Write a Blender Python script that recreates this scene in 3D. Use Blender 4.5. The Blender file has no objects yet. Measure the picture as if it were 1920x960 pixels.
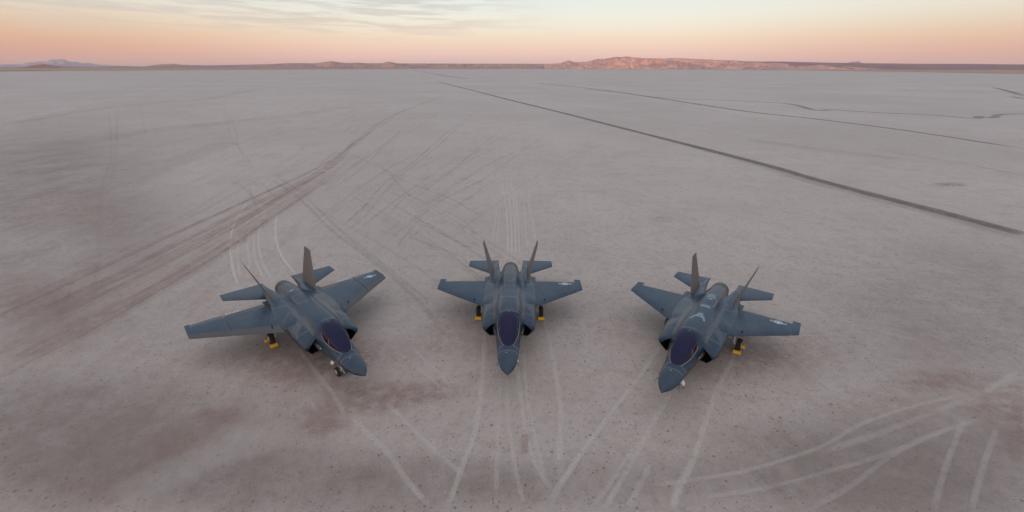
import bpy, bmesh, math, random
from mathutils import Vector, Matrix, noise as mnoise
random.seed(7)
D = bpy.data
scene = bpy.context.scene
COL = scene.collection
R = math.radians

# ------------------------------------------------------------------ camera
cam_d = D.cameras.new('camera'); cam = D.objects.new('camera', cam_d); COL.objects.link(cam)
cam_d.sensor_width = 36.0; cam_d.lens = 848.27 / 1920 * 36.0
cam_d.clip_start = 0.1; cam_d.clip_end = 120000
cam.matrix_world = Matrix.Translation((0, 0, 17.128)) @ Matrix.Rotation(R(90 - 22.566), 4, 'X') @ Matrix.Rotation(0.00201, 4, 'Z')
scene.camera = cam

# ------------------------------------------------------------------ sky, sun, exposure
SUN_EL, SUN_AZ = 1.6, 205.0            # degrees; azimuth clockwise from +Y (the view), so behind the camera, a little left
w = D.worlds.new('World'); scene.world = w; w.use_nodes = True
nt = w.node_tree; nt.nodes.clear()
def N(t, kind, **kw):
    n = t.nodes.new(kind)
    for k, v in kw.items():
        if k.startswith('i_'):
            key = k[2:]
            n.inputs[int(key) if key.isdigit() else key].default_value = v
        else: setattr(n, k, v)
    return n
def L(t, a, b): t.links.new(a, b)
def M_(t, op, a, b=None, c=None, clamp=False):
    n = t.nodes.new('ShaderNodeMath'); n.operation = op; n.use_clamp = clamp
    for i, v in enumerate((a, b, c)):
        if v is None: continue
        if isinstance(v, (int, float)): n.inputs[i].default_value = v
        else: t.links.new(v, n.inputs[i])
    return n.outputs[0]
def VM(t, op, a, b=None):
    n = t.nodes.new('ShaderNodeVectorMath'); n.operation = op
    for i, v in enumerate((a, b)):
        if v is None: continue
        if isinstance(v, (tuple, list)): n.inputs[i].default_value = v
        else: t.links.new(v, n.inputs[i])
    return n.outputs[0] if op not in ('DOT_PRODUCT', 'LENGTH', 'DISTANCE') else n.outputs['Value']
def MIX(t, fac, a, b, mode='MIX'):
    n = t.nodes.new('ShaderNodeMix'); n.data_type = 'RGBA'; n.blend_type = mode
    for i, v in ((0, fac), (6, a), (7, b)):
        if isinstance(v, (int, float)): n.inputs[i].default_value = v
        elif isinstance(v, (tuple, list)): n.inputs[i].default_value = tuple(v) + ((1,) if len(v) == 3 else ())
        else: t.links.new(v, n.inputs[i])
    return n.outputs[2]
def RAMP(t, fac, stops, interp='LINEAR'):
    n = t.nodes.new('ShaderNodeValToRGB'); e = n.color_ramp.elements; n.color_ramp.interpolation = interp
    while len(e) > 1: e.remove(e[-1])
    for i, (p, c) in enumerate(stops):
        el = e[0] if i == 0 else e.new(p)
        el.position = p
        el.color = tuple(c) + (1,) if isinstance(c, (tuple, list)) else (c, c, c, 1)
    t.links.new(fac, n.inputs[0]); return n.outputs[0]
def NOISE(t, vec, scale, detail=4, rough=.55, lac=2.0, dist=0):
    n = t.nodes.new('ShaderNodeTexNoise'); n.inputs['Scale'].default_value = scale
    n.inputs['Detail'].default_value = detail; n.inputs['Roughness'].default_value = rough
    n.inputs['Lacunarity'].default_value = lac; n.inputs['Distortion'].default_value = dist
    t.links.new(vec, n.inputs['Vector']); return n.outputs['Fac']
def SS(t, v, a, b):
    n = t.nodes.new('ShaderNodeMapRange'); n.interpolation_type = 'SMOOTHSTEP'
    n.inputs[1].default_value = a; n.inputs[2].default_value = b; t.links.new(v, n.inputs[0]); return n.outputs[0]
def MAPV(t, vec, loc=(0,0,0), rot=(0,0,0), sc=(1,1,1)):
    n = t.nodes.new('ShaderNodeMapping'); n.vector_type = 'POINT'
    n.inputs[1].default_value = loc; n.inputs[2].default_value = rot; n.inputs[3].default_value = sc
    t.links.new(vec, n.inputs[0]); return n.outputs[0]

tc = N(nt, 'ShaderNodeTexCoord'); dirv = tc.outputs['Generated']
sx = N(nt, 'ShaderNodeSeparateXYZ'); L(nt, dirv, sx.inputs[0])
X, Y, Z = sx.outputs
hor = M_(nt, 'SQRT', M_(nt, 'ADD', M_(nt, 'MULTIPLY', X, X), M_(nt, 'MULTIPLY', Y, Y)))
zz = M_(nt, 'MAXIMUM', Z, 0.0)
s = M_(nt, 'SQRT', zz)                                   # sqrt spreads the low sky over the ramp
front = RAMP(nt, s, [(0.0, (.60, .45, .50)), (.07, (.69, .49, .52)), (.12, (.80, .54, .51)), (.17, (.85, .60, .52)), (.225, (.87, .69, .56)), (.262, (.84, .77, .66)),
                     (.30, (.82, .81, .74)), (.345, (.74, .80, .78)), (.45, (.42, .56, .68)), (.62, (.42, .52, .66)), (.80, (.62, .64, .72)), (1.0, (.80, .78, .83))])
back = RAMP(nt, s, [(0.0, (2.2, 1.10, .60)), (.2, (2.3, 1.25, .75)), (.40, (1.5, 1.1, .85)), (.60, (.90, .84, .82)), (1.0, (.80, .78, .83))])
sun_dir = (math.sin(R(SUN_AZ)), math.cos(R(SUN_AZ)), 0)
cosaz = M_(nt, 'DIVIDE', VM(nt, 'DOT_PRODUCT', dirv, sun_dir), M_(nt, 'MAXIMUM', hor, .001))
bf = SS(nt, cosaz, -.35, 1.0)
grad = MIX(nt, bf, front, back)
side = M_(nt, 'DIVIDE', X, M_(nt, 'MAXIMUM', hor, .001))
# warmer, a little deeper towards both sides of the view
side_f = SS(nt, M_(nt, 'ABSOLUTE', side), .25, .80)
lowf = SS(nt, zz, .16, .02)
grad = MIX(nt, M_(nt, 'MULTIPLY', side_f, lowf), grad, (.80, .70, .66), 'MULTIPLY')
leftw = SS(nt, M_(nt, 'MULTIPLY', side, -1), .1, .75)
grad = MIX(nt, M_(nt, 'MULTIPLY', leftw, lowf), grad, (1.0, .90, .82), 'MULTIPLY')
# thin streaky clouds, mostly up on the left
az = N(nt, 'ShaderNodeMath', operation='ARCTAN2'); L(nt, X, az.inputs[0]); L(nt, Y, az.inputs[1])
cv = N(nt, 'ShaderNodeCombineXYZ'); L(nt, M_(nt, 'MULTIPLY', az.outputs[0], 5.0), cv.inputs[0])
L(nt, M_(nt, 'ADD', M_(nt, 'MULTIPLY', zz, 70.0), M_(nt, 'MULTIPLY', az.outputs[0], 1.2)), cv.inputs[1])
cn = NOISE(nt, cv.outputs[0], 1.25, 6, .58, 2.1, .35)
cmask = SS(nt, cn, .42, .60)
cel = M_(nt, 'MULTIPLY', SS(nt, zz, .040, .075), SS(nt, zz, .40, .12))
cside = SS(nt, side, .16, -.22)
cfac = M_(nt, 'MULTIPLY', M_(nt, 'MULTIPLY', cmask, cel), M_(nt, 'MULTIPLY', cside, .75))
grad = MIX(nt, cfac, grad, MIX(nt, SS(nt, zz, .06, .12), (.66, .56, .49), (.55, .545, .54)))
sky = N(nt, 'ShaderNodeTexSky', sky_type='NISHITA', sun_disc=False, sun_elevation=R(SUN_EL), sun_rotation=R(SUN_AZ))
bg1 = N(nt, 'ShaderNodeBackground', i_Strength=0.05); L(nt, sky.outputs[0], bg1.inputs[0])
bg2 = N(nt, 'ShaderNodeBackground', i_Strength=1.0); L(nt, grad, bg2.inputs[0])
add = N(nt, 'ShaderNodeAddShader'); L(nt, bg1.outputs[0], add.inputs[0]); L(nt, bg2.outputs[0], add.inputs[1])
wo = N(nt, 'ShaderNodeOutputWorld'); L(nt, add.outputs[0], wo.inputs[0])

sl = D.lights.new('sun', 'SUN'); so = D.objects.new('sun', sl); COL.objects.link(so)
sl.energy = 5.0; sl.angle = R(0.5); sl.color = (1.0, .52, .34)
sd = Vector((math.sin(R(SUN_AZ)) * math.cos(R(SUN_EL)), math.cos(R(SUN_AZ)) * math.cos(R(SUN_EL)), math.sin(R(SUN_EL))))
so.rotation_euler = (-sd).to_track_quat('-Z', 'Y').to_euler(); so.location = (0, 0, 60)
scene.cycles.transparent_max_bounces = 64
vs = scene.view_settings; vs.view_transform = 'Standard'; vs.look = 'None'; vs.exposure = 0.0; vs.gamma = 1.0

# ------------------------------------------------------------------ helpers
def tag(o, label=None, cat=None, group=None, kind=None):
    if label: o['label'] = label
    if cat: o['category'] = cat
    if group: o['group'] = group
    if kind: o['kind'] = kind
    return o
def obj(name, verts, faces, mat, parent=None, smooth=True, sharp=35):
    me = D.meshes.new(name); me.from_pydata([tuple(v) for v in verts], [], faces); me.validate()
    bm = bmesh.new(); bm.from_mesh(me); bmesh.ops.recalc_face_normals(bm, faces=bm.faces); bm.to_mesh(me); bm.free()
    if smooth:
        me.polygons.foreach_set('use_smooth', [True] * len(me.polygons)); me.set_sharp_from_angle(angle=R(sharp))
    if mat: me.materials.append(mat)
    o = D.objects.new(name, me); COL.objects.link(o)
    if parent: o.parent = parent
    return o
def bsdf(name, col=(.5, .5, .5), rough=.5, metal=0, spec=.5):
    m = D.materials.new(name); m.use_nodes = True; t = m.node_tree; b = t.nodes['Principled BSDF']
    b.inputs['Base Color'].default_value = tuple(col) + (1,); b.inputs['Roughness'].default_value = rough
    b.inputs['Metallic'].default_value = metal; b.inputs['Specular IOR Level'].default_value = spec
    return m, t, b
def mottled(name, c1, c2, scale, rough=.5, metal=0):
    m, t, b = bsdf(name, c1, rough, metal)
    co = N(t, 'ShaderNodeTexCoord').outputs['Object']
    L(t, MIX(t, NOISE(t, co, scale, 5), c1, c2), b.inputs['Base Color']); return m
class MB:
    def __init__(s): s.v = []; s.f = []
    def add(s, v, f):
        o = len(s.v); s.v += [tuple(p) for p in v]; s.f += [tuple(i + o for i in q) for q in f]
    def ring_loft(s, rings, cap0=True, cap1=True, closed=True):
        n = len(rings[0]); v = [p for r in rings for p in r]; f = []
        for i in range(len(rings) - 1):
            for j in range(n if closed else n - 1):
                k = (j + 1) % n; f.append((i*n + j, i*n + k, (i+1)*n + k, (i+1)*n + j))
        if cap0: f.append(tuple(range(n))[::-1])
        if cap1: f.append(tuple((len(rings)-1)*n + j for j in range(n)))
        s.add(v, f)
    def tube(s, pts, rad, n=12):
        pts = [Vector(p) for p in pts]; rr = rad if isinstance(rad, (list, tuple)) else [rad]*len(pts); rings = []
        for i, p in enumerate(pts):
            d = (pts[min(i+1, len(pts)-1)] - pts[max(i-1, 0)]).normalized()
            a = d.cross(Vector((0, 0, 1)) if abs(d.z) < .9 else Vector((1, 0, 0))).normalized(); b = d.cross(a)
            rings.append([p + (a*math.cos(q*2*math.pi/n) + b*math.sin(q*2*math.pi/n))*rr[i] for q in range(n)])
        s.ring_loft(rings)
    def lathe(s, c, axis_y, prof, n=28, caps=True):
        # profile (offset along the y axis, radius) round centre c
        rings = [[(c[0] + r*math.cos(q*2*math.pi/n), c[1] + a*axis_y, c[2] + r*math.sin(q*2*math.pi/n)) for q in range(n)] for a, r in prof]
        s.ring_loft(rings, caps, caps)
    def box(s, c, d, bev=.0):
        x, y, z = [k/2 for k in d]; b = min(bev, x*.9, y*.9, z*.9)
        rings = []
        for zz_, ins in ((-z, b), (-z + b, 0), (z - b, 0), (z, b)):
            xi, yi = x - ins, y - ins; e = b*.7
            rings.append([(c[0]+px, c[1]+py, c[2]+zz_) for px, py in ((xi-e, yi), (-xi+e, yi), (-xi, yi-e), (-xi, -yi+e), (-xi+e, -yi), (xi-e, -yi), (xi, -yi+e), (xi, yi-e))])
        s.ring_loft(rings)
    def build(s, name, mat, parent=None, smooth=True, sharp=35): return obj(name, s.v, s.f, mat, parent, smooth, sharp)
def catmull(p, k, closed=False):
    out = []; n = len(p)
    for i in range(n if closed else n - 1):
        a, b, c, d = (p[(i-1) % n], p[i], p[(i+1) % n], p[(i+2) % n]) if closed else (p[max(i-1, 0)], p[i], p[i+1], p[min(i+2, n-1)])
        for j in range(k):
            u = j/k
            out.append(tuple(.5*((2*B) + (-A + C)*u + (2*A - 5*B + 4*C - E)*u*u + (-A + 3*B - 3*C + E)*u**3) for A, B, C, E in zip(a, b, c, d)))
    if not closed: out.append(tuple(p[-1]))
    return out
def interp(tab, x):
    if x <= tab[0][0]: return tab[0][1]
    for (a, p), (b, q) in zip(tab, tab[1:]):
        if x <= b:
            u = (x - a)/(b - a)
            if isinstance(p, (int, float)): return p + (q - p)*u
            return tuple(i + (j - i)*u for i, j in zip(p, q))
    return tab[-1][1]
TRACKS = [
('pale',0.38,0.5,[(-2.03,28.93),(-1.77,23.71),(-1.83,18.21),(-2.32,15.52),(-2.7,13.39)]),
('pale',0.3,0.32,[(-0.63,22.64),(-0.7,18.22),(-0.65,13.4)]),
('pale',0.3,0.35,[(-0.34,22.38),(-0.12,18.22),(0.14,15.83),(0.58,13.4)]),
('pale',0.38,0.45,[(0.19,26.13),(0.5,20.7),(0.85,16.8),(1.81,14.25)]),
('pale',0.32,0.4,[(0.74,26.13),(0.86,20.7),(1.17,17.49),(1.51,14.94)]),
('pale',0.4,0.45,[(2.44,28.95),(2.57,25.5),(2.69,21.17),(2.57,18.61),(2.04,15.23)]),
('pale',0.35,0.25,[(2.57,18.61),(2.29,15.53),(1.59,13.4)]),
('pale',0.4,0.5,[(10.06,25.84),(7.73,22.41),(5.72,19.75),(3.36,16.47),(1.82,14.12)]),
('pale',0.35,0.42,[(9.32,21.19),(7.76,19.02),(6.49,17.15),(4.95,14.95),(3.81,13.36)]),
('pale',0.3,0.35,[(6.45,17.5),(4.58,14.95),(3.26,13.41)]),
('pale',0.32,0.35,[(6.59,15.91),(5.71,14.67),(4.75,13.36)]),
('pale',0.4,0.5,[(14.67,24.93),(12.61,22.17),(10.71,19.43),(8.64,16.16),(7.49,14.67),(6.67,13.36)]),
('pale',0.3,0.34,[(6.29,14.62),(8.97,15.1),(11.13,15.55),(15.01,16.83),(17.62,18.15),(20.02,19.13),(23.13,20.1),(25.89,20.78)]),
('pale',0.3,0.28,[(7.84,14.0),(10.83,14.46),(14.19,15.32),(17.98,16.45),(21.61,17.83),(25.27,18.95)]),
('pale',0.3,0.26,[(12.32,13.43),(14.88,14.55),(17.73,16.12),(20.13,17.19),(22.97,18.28)]),
('pale',0.4,0.3,[(14.8,16.5),(18.4,17.71),(23.17,19.47),(26.5,20.69)]),
('pale',0.3,0.32,[(17.7,13.44),(19.39,14.98),(21.17,16.52),(24.0,18.86)]),
('pale',0.3,0.32,[(19.27,13.44),(20.94,14.85),(22.56,16.2),(25.43,18.48)]),
('pale',0.4,0.42,[(26.98,20.87),(28.59,21.73),(31.29,23.06)]),
('pale',0.4,0.35,[(28.12,21.25),(29.53,21.98),(30.76,22.48)]),
('pale',0.35,0.3,[(27.58,21.01),(29.48,21.25)]),
('pale',0.38,0.4,[(-14.34,25.44),(-12.06,22.87),(-10.12,20.67),(-8.72,18.77)]),
('pale',0.38,0.42,[(-8.5,18.97),(-7.26,17.65),(-5.93,16.45),(-4.73,14.93),(-3.47,13.59)]),
('pale',0.35,0.3,[(-11.63,20.66),(-10.21,18.97)]),
('pale',0.35,0.38,[(-7.05,20.14),(-5.58,18.58),(-4.2,17.12),(-3.14,16.07),(-1.9,14.93)]),
('pale',0.34,0.34,[(-6.73,25.47),(-4.86,23.16),(-3.36,21.06)]),
('pale',0.34,0.28,[(-7.72,25.16),(-5.85,23.15),(-3.63,20.78)]),
('pale',0.38,0.75,[(-22.96,34.08),(-26.02,38.49),(-29.36,43.96),(-32.44,49.95),(-35.89,58.79),(-37.6,65.87),(-40.15,76.65)]),
('pale',0.34,0.55,[(-23.7,37.31),(-27.13,43.22),(-29.17,47.23),(-30.87,51.34)]),
('pale',0.34,0.55,[(-21.14,35.12),(-24.06,39.12),(-26.92,43.98),(-29.47,49.03)]),
('pale',0.34,0.6,[(-20.59,35.12),(-23.88,39.76),(-27.3,45.56),(-30.23,51.95),(-31.45,56.36)]),
('pale',0.38,0.75,[(-18.86,36.2),(-22.68,41.1),(-26.22,47.25),(-29.33,54.09),(-31.13,60.13),(-31.55,65.29),(-31.34,72.79)]),
('pale',0.34,0.5,[(-23.94,36.18),(-26.22,39.75),(-29.41,45.55)]),
('pale',0.3,0.45,[(-2.11,42.62),(-2.04,53.18),(-2.2,64.6),(-1.86,77.0),(-0.51,80.5)]),
('pale',0.3,0.45,[(-1.63,42.62),(-1.58,53.18),(-1.9,71.2)]),
('pale',0.34,0.65,[(-0.41,39.88),(-0.5,49.2),(-0.9,60.35),(-1.99,74.98)]),
('pale',0.34,0.65,[(0.0,39.63),(-0.07,49.21),(-0.38,60.36),(-1.13,77.01)]),
('pale',0.34,0.6,[(0.41,39.63),(0.36,49.21),(0.21,60.36),(-0.49,77.86)]),
('pale',0.34,0.55,[(0.82,39.63),(0.73,49.21),(0.57,60.36),(-0.03,76.2)]),
('pale',0.34,0.5,[(1.62,42.64),(1.53,49.22),(1.55,55.42),(2.06,66.18),(3.15,73.85)]),
('pale',0.38,0.55,[(2.56,44.14),(2.53,51.15),(2.29,59.07),(2.65,69.48),(3.87,76.23),(6.72,81.5),(13.76,83.4),(23.39,82.5),(36.74,79.49),(49.45,77.06)]),
('pale',0.3,0.4,[(-0.42,81.4),(2.58,88.9),(5.6,96.5)]),
('pale',0.5,0.22,[(3.39,55.43),(9.5,47.46),(16.61,37.74),(21.4,32.19),(24.78,28.44),(27.6,26.23)]),
('pale',0.4,0.22,[(4.75,47.43),(11.59,41.28),(17.0,35.08),(22.83,29.03)]),
('pale',2.6,0.7,[(-172.2,157.6),(-189.5,195.1),(-227.4,267.5),(-286.1,390.6),(-345.7,530.5),(-436.0,747.7)]),
('pale',1.2,0.35,[(-530.2,706.4),(-370.0,496.0),(-292.9,400.2),(-201.6,298.6)]),
('pale',7,0.32,[(28.08,228.6),(55.4,168.7),(68.01,120.5),(75.42,94.8),(81.9,71.91)]),
('pale',10,0.25,[(-49.73,745.9),(54.75,353.7),(87.7,230.1),(89.8,145.8)]),
('rust',0.9,0.55,[(-40.56,119.0),(-35.98,96.1),(-34.23,80.2),(-33.73,67.5),(-32.57,55.19),(-32.3,45.86)]),
('rust',0.5,0.55,[(-34.32,91.3),(-33.07,72.77),(-33.03,58.81),(-33.12,47.21),(-33.65,39.71),(-34.96,33.54),(-35.94,29.58),(-36.37,27.69)]),
('rust',0.5,0.6,[(-33.29,80.2),(-33.27,62.32),(-32.93,49.95),(-32.85,40.77),(-33.37,34.04),(-34.35,29.58),(-34.6,26.0)]),
('rust',0.45,0.65,[(-31.47,70.95),(-31.2,52.57),(-30.23,42.47),(-30.31,35.07),(-31.18,30.57),(-31.75,26.81),(-31.53,23.07)]),
('rust',0.6,0.45,[(-34.99,65.89),(-34.79,49.94),(-35.22,38.45),(-35.88,32.12),(-36.6,27.91)]),
('rust',0.45,0.45,[(-42.42,76.63),(-40.18,58.76),(-39.6,47.17),(-39.14,37.82),(-39.18,30.38)]),
('rust',0.8,0.45,[(-30.7,30.0),(-31.23,28.97),(-30.65,26.02),(-30.66,24.18),(-30.72,22.29)]),
('rust',1.0,0.3,[(-28.85,26.02),(-28.77,23.62),(-29.7,22.55)]),
('rust',0.35,0.5,[(-40.96,74.63),(-35.73,69.16),(-30.26,62.34)]),
('rust',0.35,0.5,[(-41.63,78.76),(-35.7,70.91),(-31.42,65.91)]),
('rust',0.35,0.45,[(-40.94,69.12),(-36.22,61.45),(-30.76,52.99)]),
('rust',0.35,0.45,[(-41.04,72.7),(-36.17,65.88),(-31.27,60.13)]),
('rust',0.3,0.35,[(-46.05,72.66),(-41.93,69.11),(-35.85,61.46),(-31.6,58.82)]),
('rust',0.35,0.4,[(-41.51,42.4),(-36.71,36.12),(-32.26,30.4)]),
('rust',0.35,0.35,[(-40.4,38.42),(-35.66,32.12),(-32.08,27.36)]),
('rust',0.35,0.28,[(-167.0,195.7),(-104.1,120.0),(-80.3,90.8),(-63.6,68.93),(-52.46,55.05),(-41.73,42.4)]),
('rust',0.35,0.28,[(-164.0,195.7),(-102.5,120.0),(-71.54,80.7),(-63.71,70.68)]),
('rust',0.4,0.22,[(-202.7,259.5),(-112.4,142.5),(-103.7,130.4)]),
('rust',0.35,0.3,[(-175.4,240.5),(-121.8,174.6),(-82.7,128.5),(-67.24,111.6)]),
('rust',0.35,0.3,[(-170.1,240.6),(-111.0,165.5),(-72.57,118.6),(-63.74,107.6)]),
('rust',0.35,0.3,[(-177.3,283.5),(-106.1,174.9),(-79.62,130.8),(-61.66,103.9),(-49.06,85.7)]),
('rust',0.35,0.3,[(-159.1,260.8),(-85.0,142.9),(-66.6,111.6),(-53.49,91.1)]),
('rust',0.35,0.25,[(-113.6,210.0),(-87.5,175.3),(-69.43,150.2)]),
('grey',0.35,0.42,[(-14.47,212.4),(-18.18,144.0),(-19.35,91.4),(-20.44,71.04),(-19.75,57.65),(-19.91,50.03)]),
('grey',0.35,0.35,[(-16.12,176.7),(-17.62,108.2),(-19.19,72.89),(-18.35,55.28),(-18.96,47.29)]),
('grey',0.35,0.35,[(-31.14,212.0),(-29.32,150.9),(-30.75,121.0),(-27.42,76.77),(-28.65,65.94)]),
('grey',0.35,0.3,[(-39.16,186.8),(-31.96,126.0),(-30.05,91.3),(-29.93,69.21)]),
('grey',0.35,0.3,[(-1.81,151.3),(-7.59,108.3),(-11.29,79.04),(-15.29,63.03),(-15.2,51.04)]),
('grey',0.35,0.3,[(8.67,126.6),(1.1,97.7),(-5.26,73.02),(-10.29,60.28),(-11.64,49.14),(-11.9,42.56)]),
('grey',0.45,0.4,[(-31.54,64.38),(-25.13,55.24),(-20.17,48.17),(-14.92,41.83),(-10.99,36.8),(-7.71,32.24),(-4.88,27.46)]),
('grey',0.45,0.35,[(-29.37,62.92),(-21.89,52.0),(-17.23,45.61),(-12.77,39.82),(-9.2,35.17),(-6.28,31.36)]),
('grey',0.35,0.35,[(-29.84,94.3),(-20.13,76.84),(-13.05,67.67),(-8.25,61.66),(-4.02,54.25)]),
('grey',0.35,0.3,[(-38.8,104.1),(-23.1,81.2),(-15.95,66.04),(-11.75,60.27),(-5.81,52.11),(-4.16,47.38)]),
('grey',0.35,0.28,[(-15.92,49.11),(-10.34,45.65),(-5.26,41.19),(-3.98,38.6)]),
('grey',0.35,0.28,[(-14.96,55.31),(-9.97,50.09),(-6.33,45.68),(-3.25,42.61)]),
('grey',0.35,0.28,[(-30.62,70.96),(-22.79,67.59),(-20.54,65.38)]),
('dark',(2.6,2.3),0.95,[(-108.9,679.9),(-36.77,411.8),(-3.36,284.0),(18.34,204.9),(32.51,150.5),(47.52,92.2),(50.55,75.84),(53.17,64.73),(55.38,56.48),(56.52,51.89),(57.45,47.57)]),
('dark',4.0,0.22,[(41.64,116.5),(46.97,91.0),(49.58,74.26),(52.29,63.54),(54.56,55.55),(56.54,46.71)]),
('dark',9,0.6,[(-909.4,4373.3),(-337.6,1922.7),(-142.1,1074.8),(-72.4,817.3)]),
('dark',(4.5,1.5),0.85,[(26.61,614.1),(62.78,476.0),(84.7,347.4),(94.2,263.9),(101.1,204.2),(111.1,175.3),(118.2,139.7),(118.8,106.0)]),
('dark',2.2,0.35,[(23.99,552.9),(64.27,416.5),(96.3,333.8)]),
('dark',4,0.8,[(480.8,484.0),(441.2,433.7),(346.9,323.3)]),
('dark',4,0.28,[(141.8,927.8),(179.4,562.3),(216.6,445.8),(246.0,346.2),(291.3,274.1)]),
('dark',4,0.24,[(205.1,987.9),(295.0,609.8),(327.4,463.3),(387.1,366.6)]),
('dark',5,0.22,[(369.2,1410.0),(421.8,784.6),(472.6,580.1),(525.3,500.1)]),
('dark',3,0.7,[(336.5,323.0),(327.1,310.8),(316.2,294.1)]),
('dark',2,0.6,[(346.6,429.4),(336.7,408.4)]),
('dark',2,0.6,[(367.7,382.3),(363.8,373.7)]),
('grey',0.8,0.5,[(83.5,107.1),(85.2,98.7),(88.1,89.2),(89.2,77.84)]),
('grey',5,0.25,[(61.02,120.4),(68.35,109.3),(75.91,98.6),(80.2,92.5)]),
('dark',(4.0,2.6),0.6,[(85.5,314.3),(104.2,292.5),(132.3,269.4),(145.0,249.3),(135.9,216.0),(137.2,210.4),(144.3,213.3),(153.4,200.3),(168.5,188.9),(173.5,176.6),(182.6,184.9),(182.0,178.7),(198.0,191.8),(214.1,196.8)]),
('rust',0.8,0.5,[(68.48,72.53),(70.11,71.45),(71.81,70.05)]),
('rust',3,0.35,[(77.76,617.6),(28.7,663.0),(-49.18,632.3)]),
('rust',0.3,1.6,[(0.67,17.78),(0.68,17.28),(0.65,16.86),(0.66,16.4)]),
('rust',5,0.4,[(-164.3,150.0),(-173.0,177.6),(-185.5,217.0),(-186.1,251.7),(-180.4,288.5),(-222.3,436.2),(-236.5,670.3)]),
('rust',9,0.35,[(-107.0,95.3),(-105.5,105.5),(-107.6,122.9),(-104.9,138.7),(-96.8,157.4),(-84.1,185.8),(-78.4,232.5)]),
('rust',4,0.3,[(-96.6,85.3),(-94.9,96.7),(-94.1,112.9)]),
('rust',6,0.32,[(-62.55,62.09),(-63.3,72.51),(-65.91,84.6),(-68.55,105.2),(-69.67,115.9)]),
('rust',6,0.28,[(-87.1,76.22),(-84.0,81.5),(-78.77,88.0)]),
('grey',10,0.3,[(-368.3,1047.8),(-444.4,919.2),(-480.7,780.4),(-622.9,698.8)]),
('grey',14,0.25,[(149.7,1377.5),(-76.94,1157.7),(-281.2,798.4)]),
('grey',9,0.25,[(-1083.9,1029.3),(-877.4,987.1),(-826.0,1141.3)]),
('grey',9,0.22,[(-729.1,690.0),(-601.8,642.7),(-551.9,737.7)]),
('rust',2.2,0.35,[(-13.16,23.13),(-14.5,20.66),(-15.95,18.17),(-16.89,16.42),(-18.07,14.75),(-19.11,13.55)]),
('rust',1.4,0.4,[(-14.92,19.78),(-16.32,17.09),(-17.22,15.19),(-17.98,13.56)]),
('rust',1.0,0.35,[(-20.15,19.34),(-20.53,17.08),(-21.13,15.47)]),
('rust',1.0,0.3,[(-25.97,26.03),(-25.58,21.56),(-25.95,18.53)]),
('pale',3,0.25,[(-11.0,18.19),(-13.82,16.43),(-15.8,14.9),(-16.64,13.56)]),
('rust',0.22,0.38956786843901153,[(-34.68,87.0),(-34.67,73.27),(-34.96,63.07),(-35.23,54.25),(-35.53,46.97),(-35.85,40.96),(-36.16,35.58),(-36.48,31.85),(-36.83,28.24)]),
('rust',0.5,0.37147268797613087,[(-30.38,66.58),(-30.02,58.38),(-29.65,51.11),(-29.15,44.81),(-29.15,39.5),(-29.39,35.02),(-29.66,31.05),(-29.97,27.91),(-30.33,25.3)]),
('rust',0.28,0.4630526860001231,[(-32.41,58.91),(-32.35,53.04),(-32.27,47.87),(-32.44,43.33),(-32.68,39.43),(-32.93,35.75),(-33.16,32.57),(-33.45,30.14),(-33.74,27.9)]),
('rust',0.22,0.30435494466439944,[(-32.66,66.77),(-32.56,59.34),(-32.42,52.79),(-32.25,47.1),(-32.38,42.15),(-32.54,37.9),(-32.71,33.98),(-32.89,30.86),(-33.09,28.32)]),
('rust',0.5,0.41995625541113674,[(-36.23,85.0),(-36.42,72.11),(-36.86,62.83),(-37.31,54.17),(-37.59,47.25),(-37.81,41.24),(-37.99,36.14),(-38.16,32.54),(-38.34,28.92)]),
('rust',0.28,0.46608266489465167,[(-29.85,56.53),(-29.5,50.15),(-29.07,44.57),(-29.08,39.77),(-29.32,35.68),(-29.58,31.98),(-29.84,28.91),(-30.19,26.45),(-30.69,23.87)]),
('rust',0.5,0.4381123239953929,[(-36.76,101.0),(-35.81,82.1),(-36.29,68.66),(-37.03,58.31),(-37.72,49.68),(-38.28,42.7),(-38.79,36.75),(-39.28,32.75),(-39.72,28.84)]),
('rust',0.5,0.3835905020316557,[(-30.23,56.1),(-29.9,49.72),(-29.52,44.24),(-29.66,39.45),(-29.9,35.38),(-30.16,31.7),(-30.45,28.74),(-30.77,26.32),(-31.31,23.58)]),
('rust',0.28,0.41561244369282213,[(-29.75,52.28),(-29.23,46.16),(-28.98,41.03),(-29.16,36.57),(-29.35,32.66),(-29.52,29.3),(-29.81,26.67),(-30.2,24.08),(-30.75,21.39)]),
('rust',0.28,0.39723325336612925,[(-34.04,74.09),(-34.14,65.35),(-34.26,58.05),(-34.37,51.33),(-34.58,45.71),(-34.82,40.98),(-35.08,36.48),(-35.33,32.97),(-35.58,30.22)]),
('rust',0.5,0.24478506607072395,[(-31.72,84.2),(-30.24,71.45),(-29.79,61.2),(-29.29,51.14),(-28.61,43.02),(-28.88,36.5),(-29.27,31.15),(-29.74,27.08),(-30.45,23.41)]),
('rust',0.5,0.4643747668958964,[(-32.58,86.8),(-31.19,73.82),(-30.87,63.24),(-30.54,53.46),(-30.06,45.32),(-30.26,38.77),(-30.6,33.33),(-30.98,29.03),(-31.48,25.56)]),
('rust',0.35,0.3742384034890941,[(-39.61,116.7),(-36.07,93.9),(-36.13,75.52),(-36.78,63.83),(-37.44,53.45),(-37.87,45.49),(-38.24,38.5),(-38.57,33.68),(-38.89,29.41)]),
('rust',0.22,0.24155179731751533,[(-31.23,79.75),(-30.46,69.39),(-30.1,60.19),(-29.72,51.61),(-29.19,44.4),(-29.35,38.46),(-29.69,33.5),(-30.04,29.37),(-30.49,26.26)]),
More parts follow.
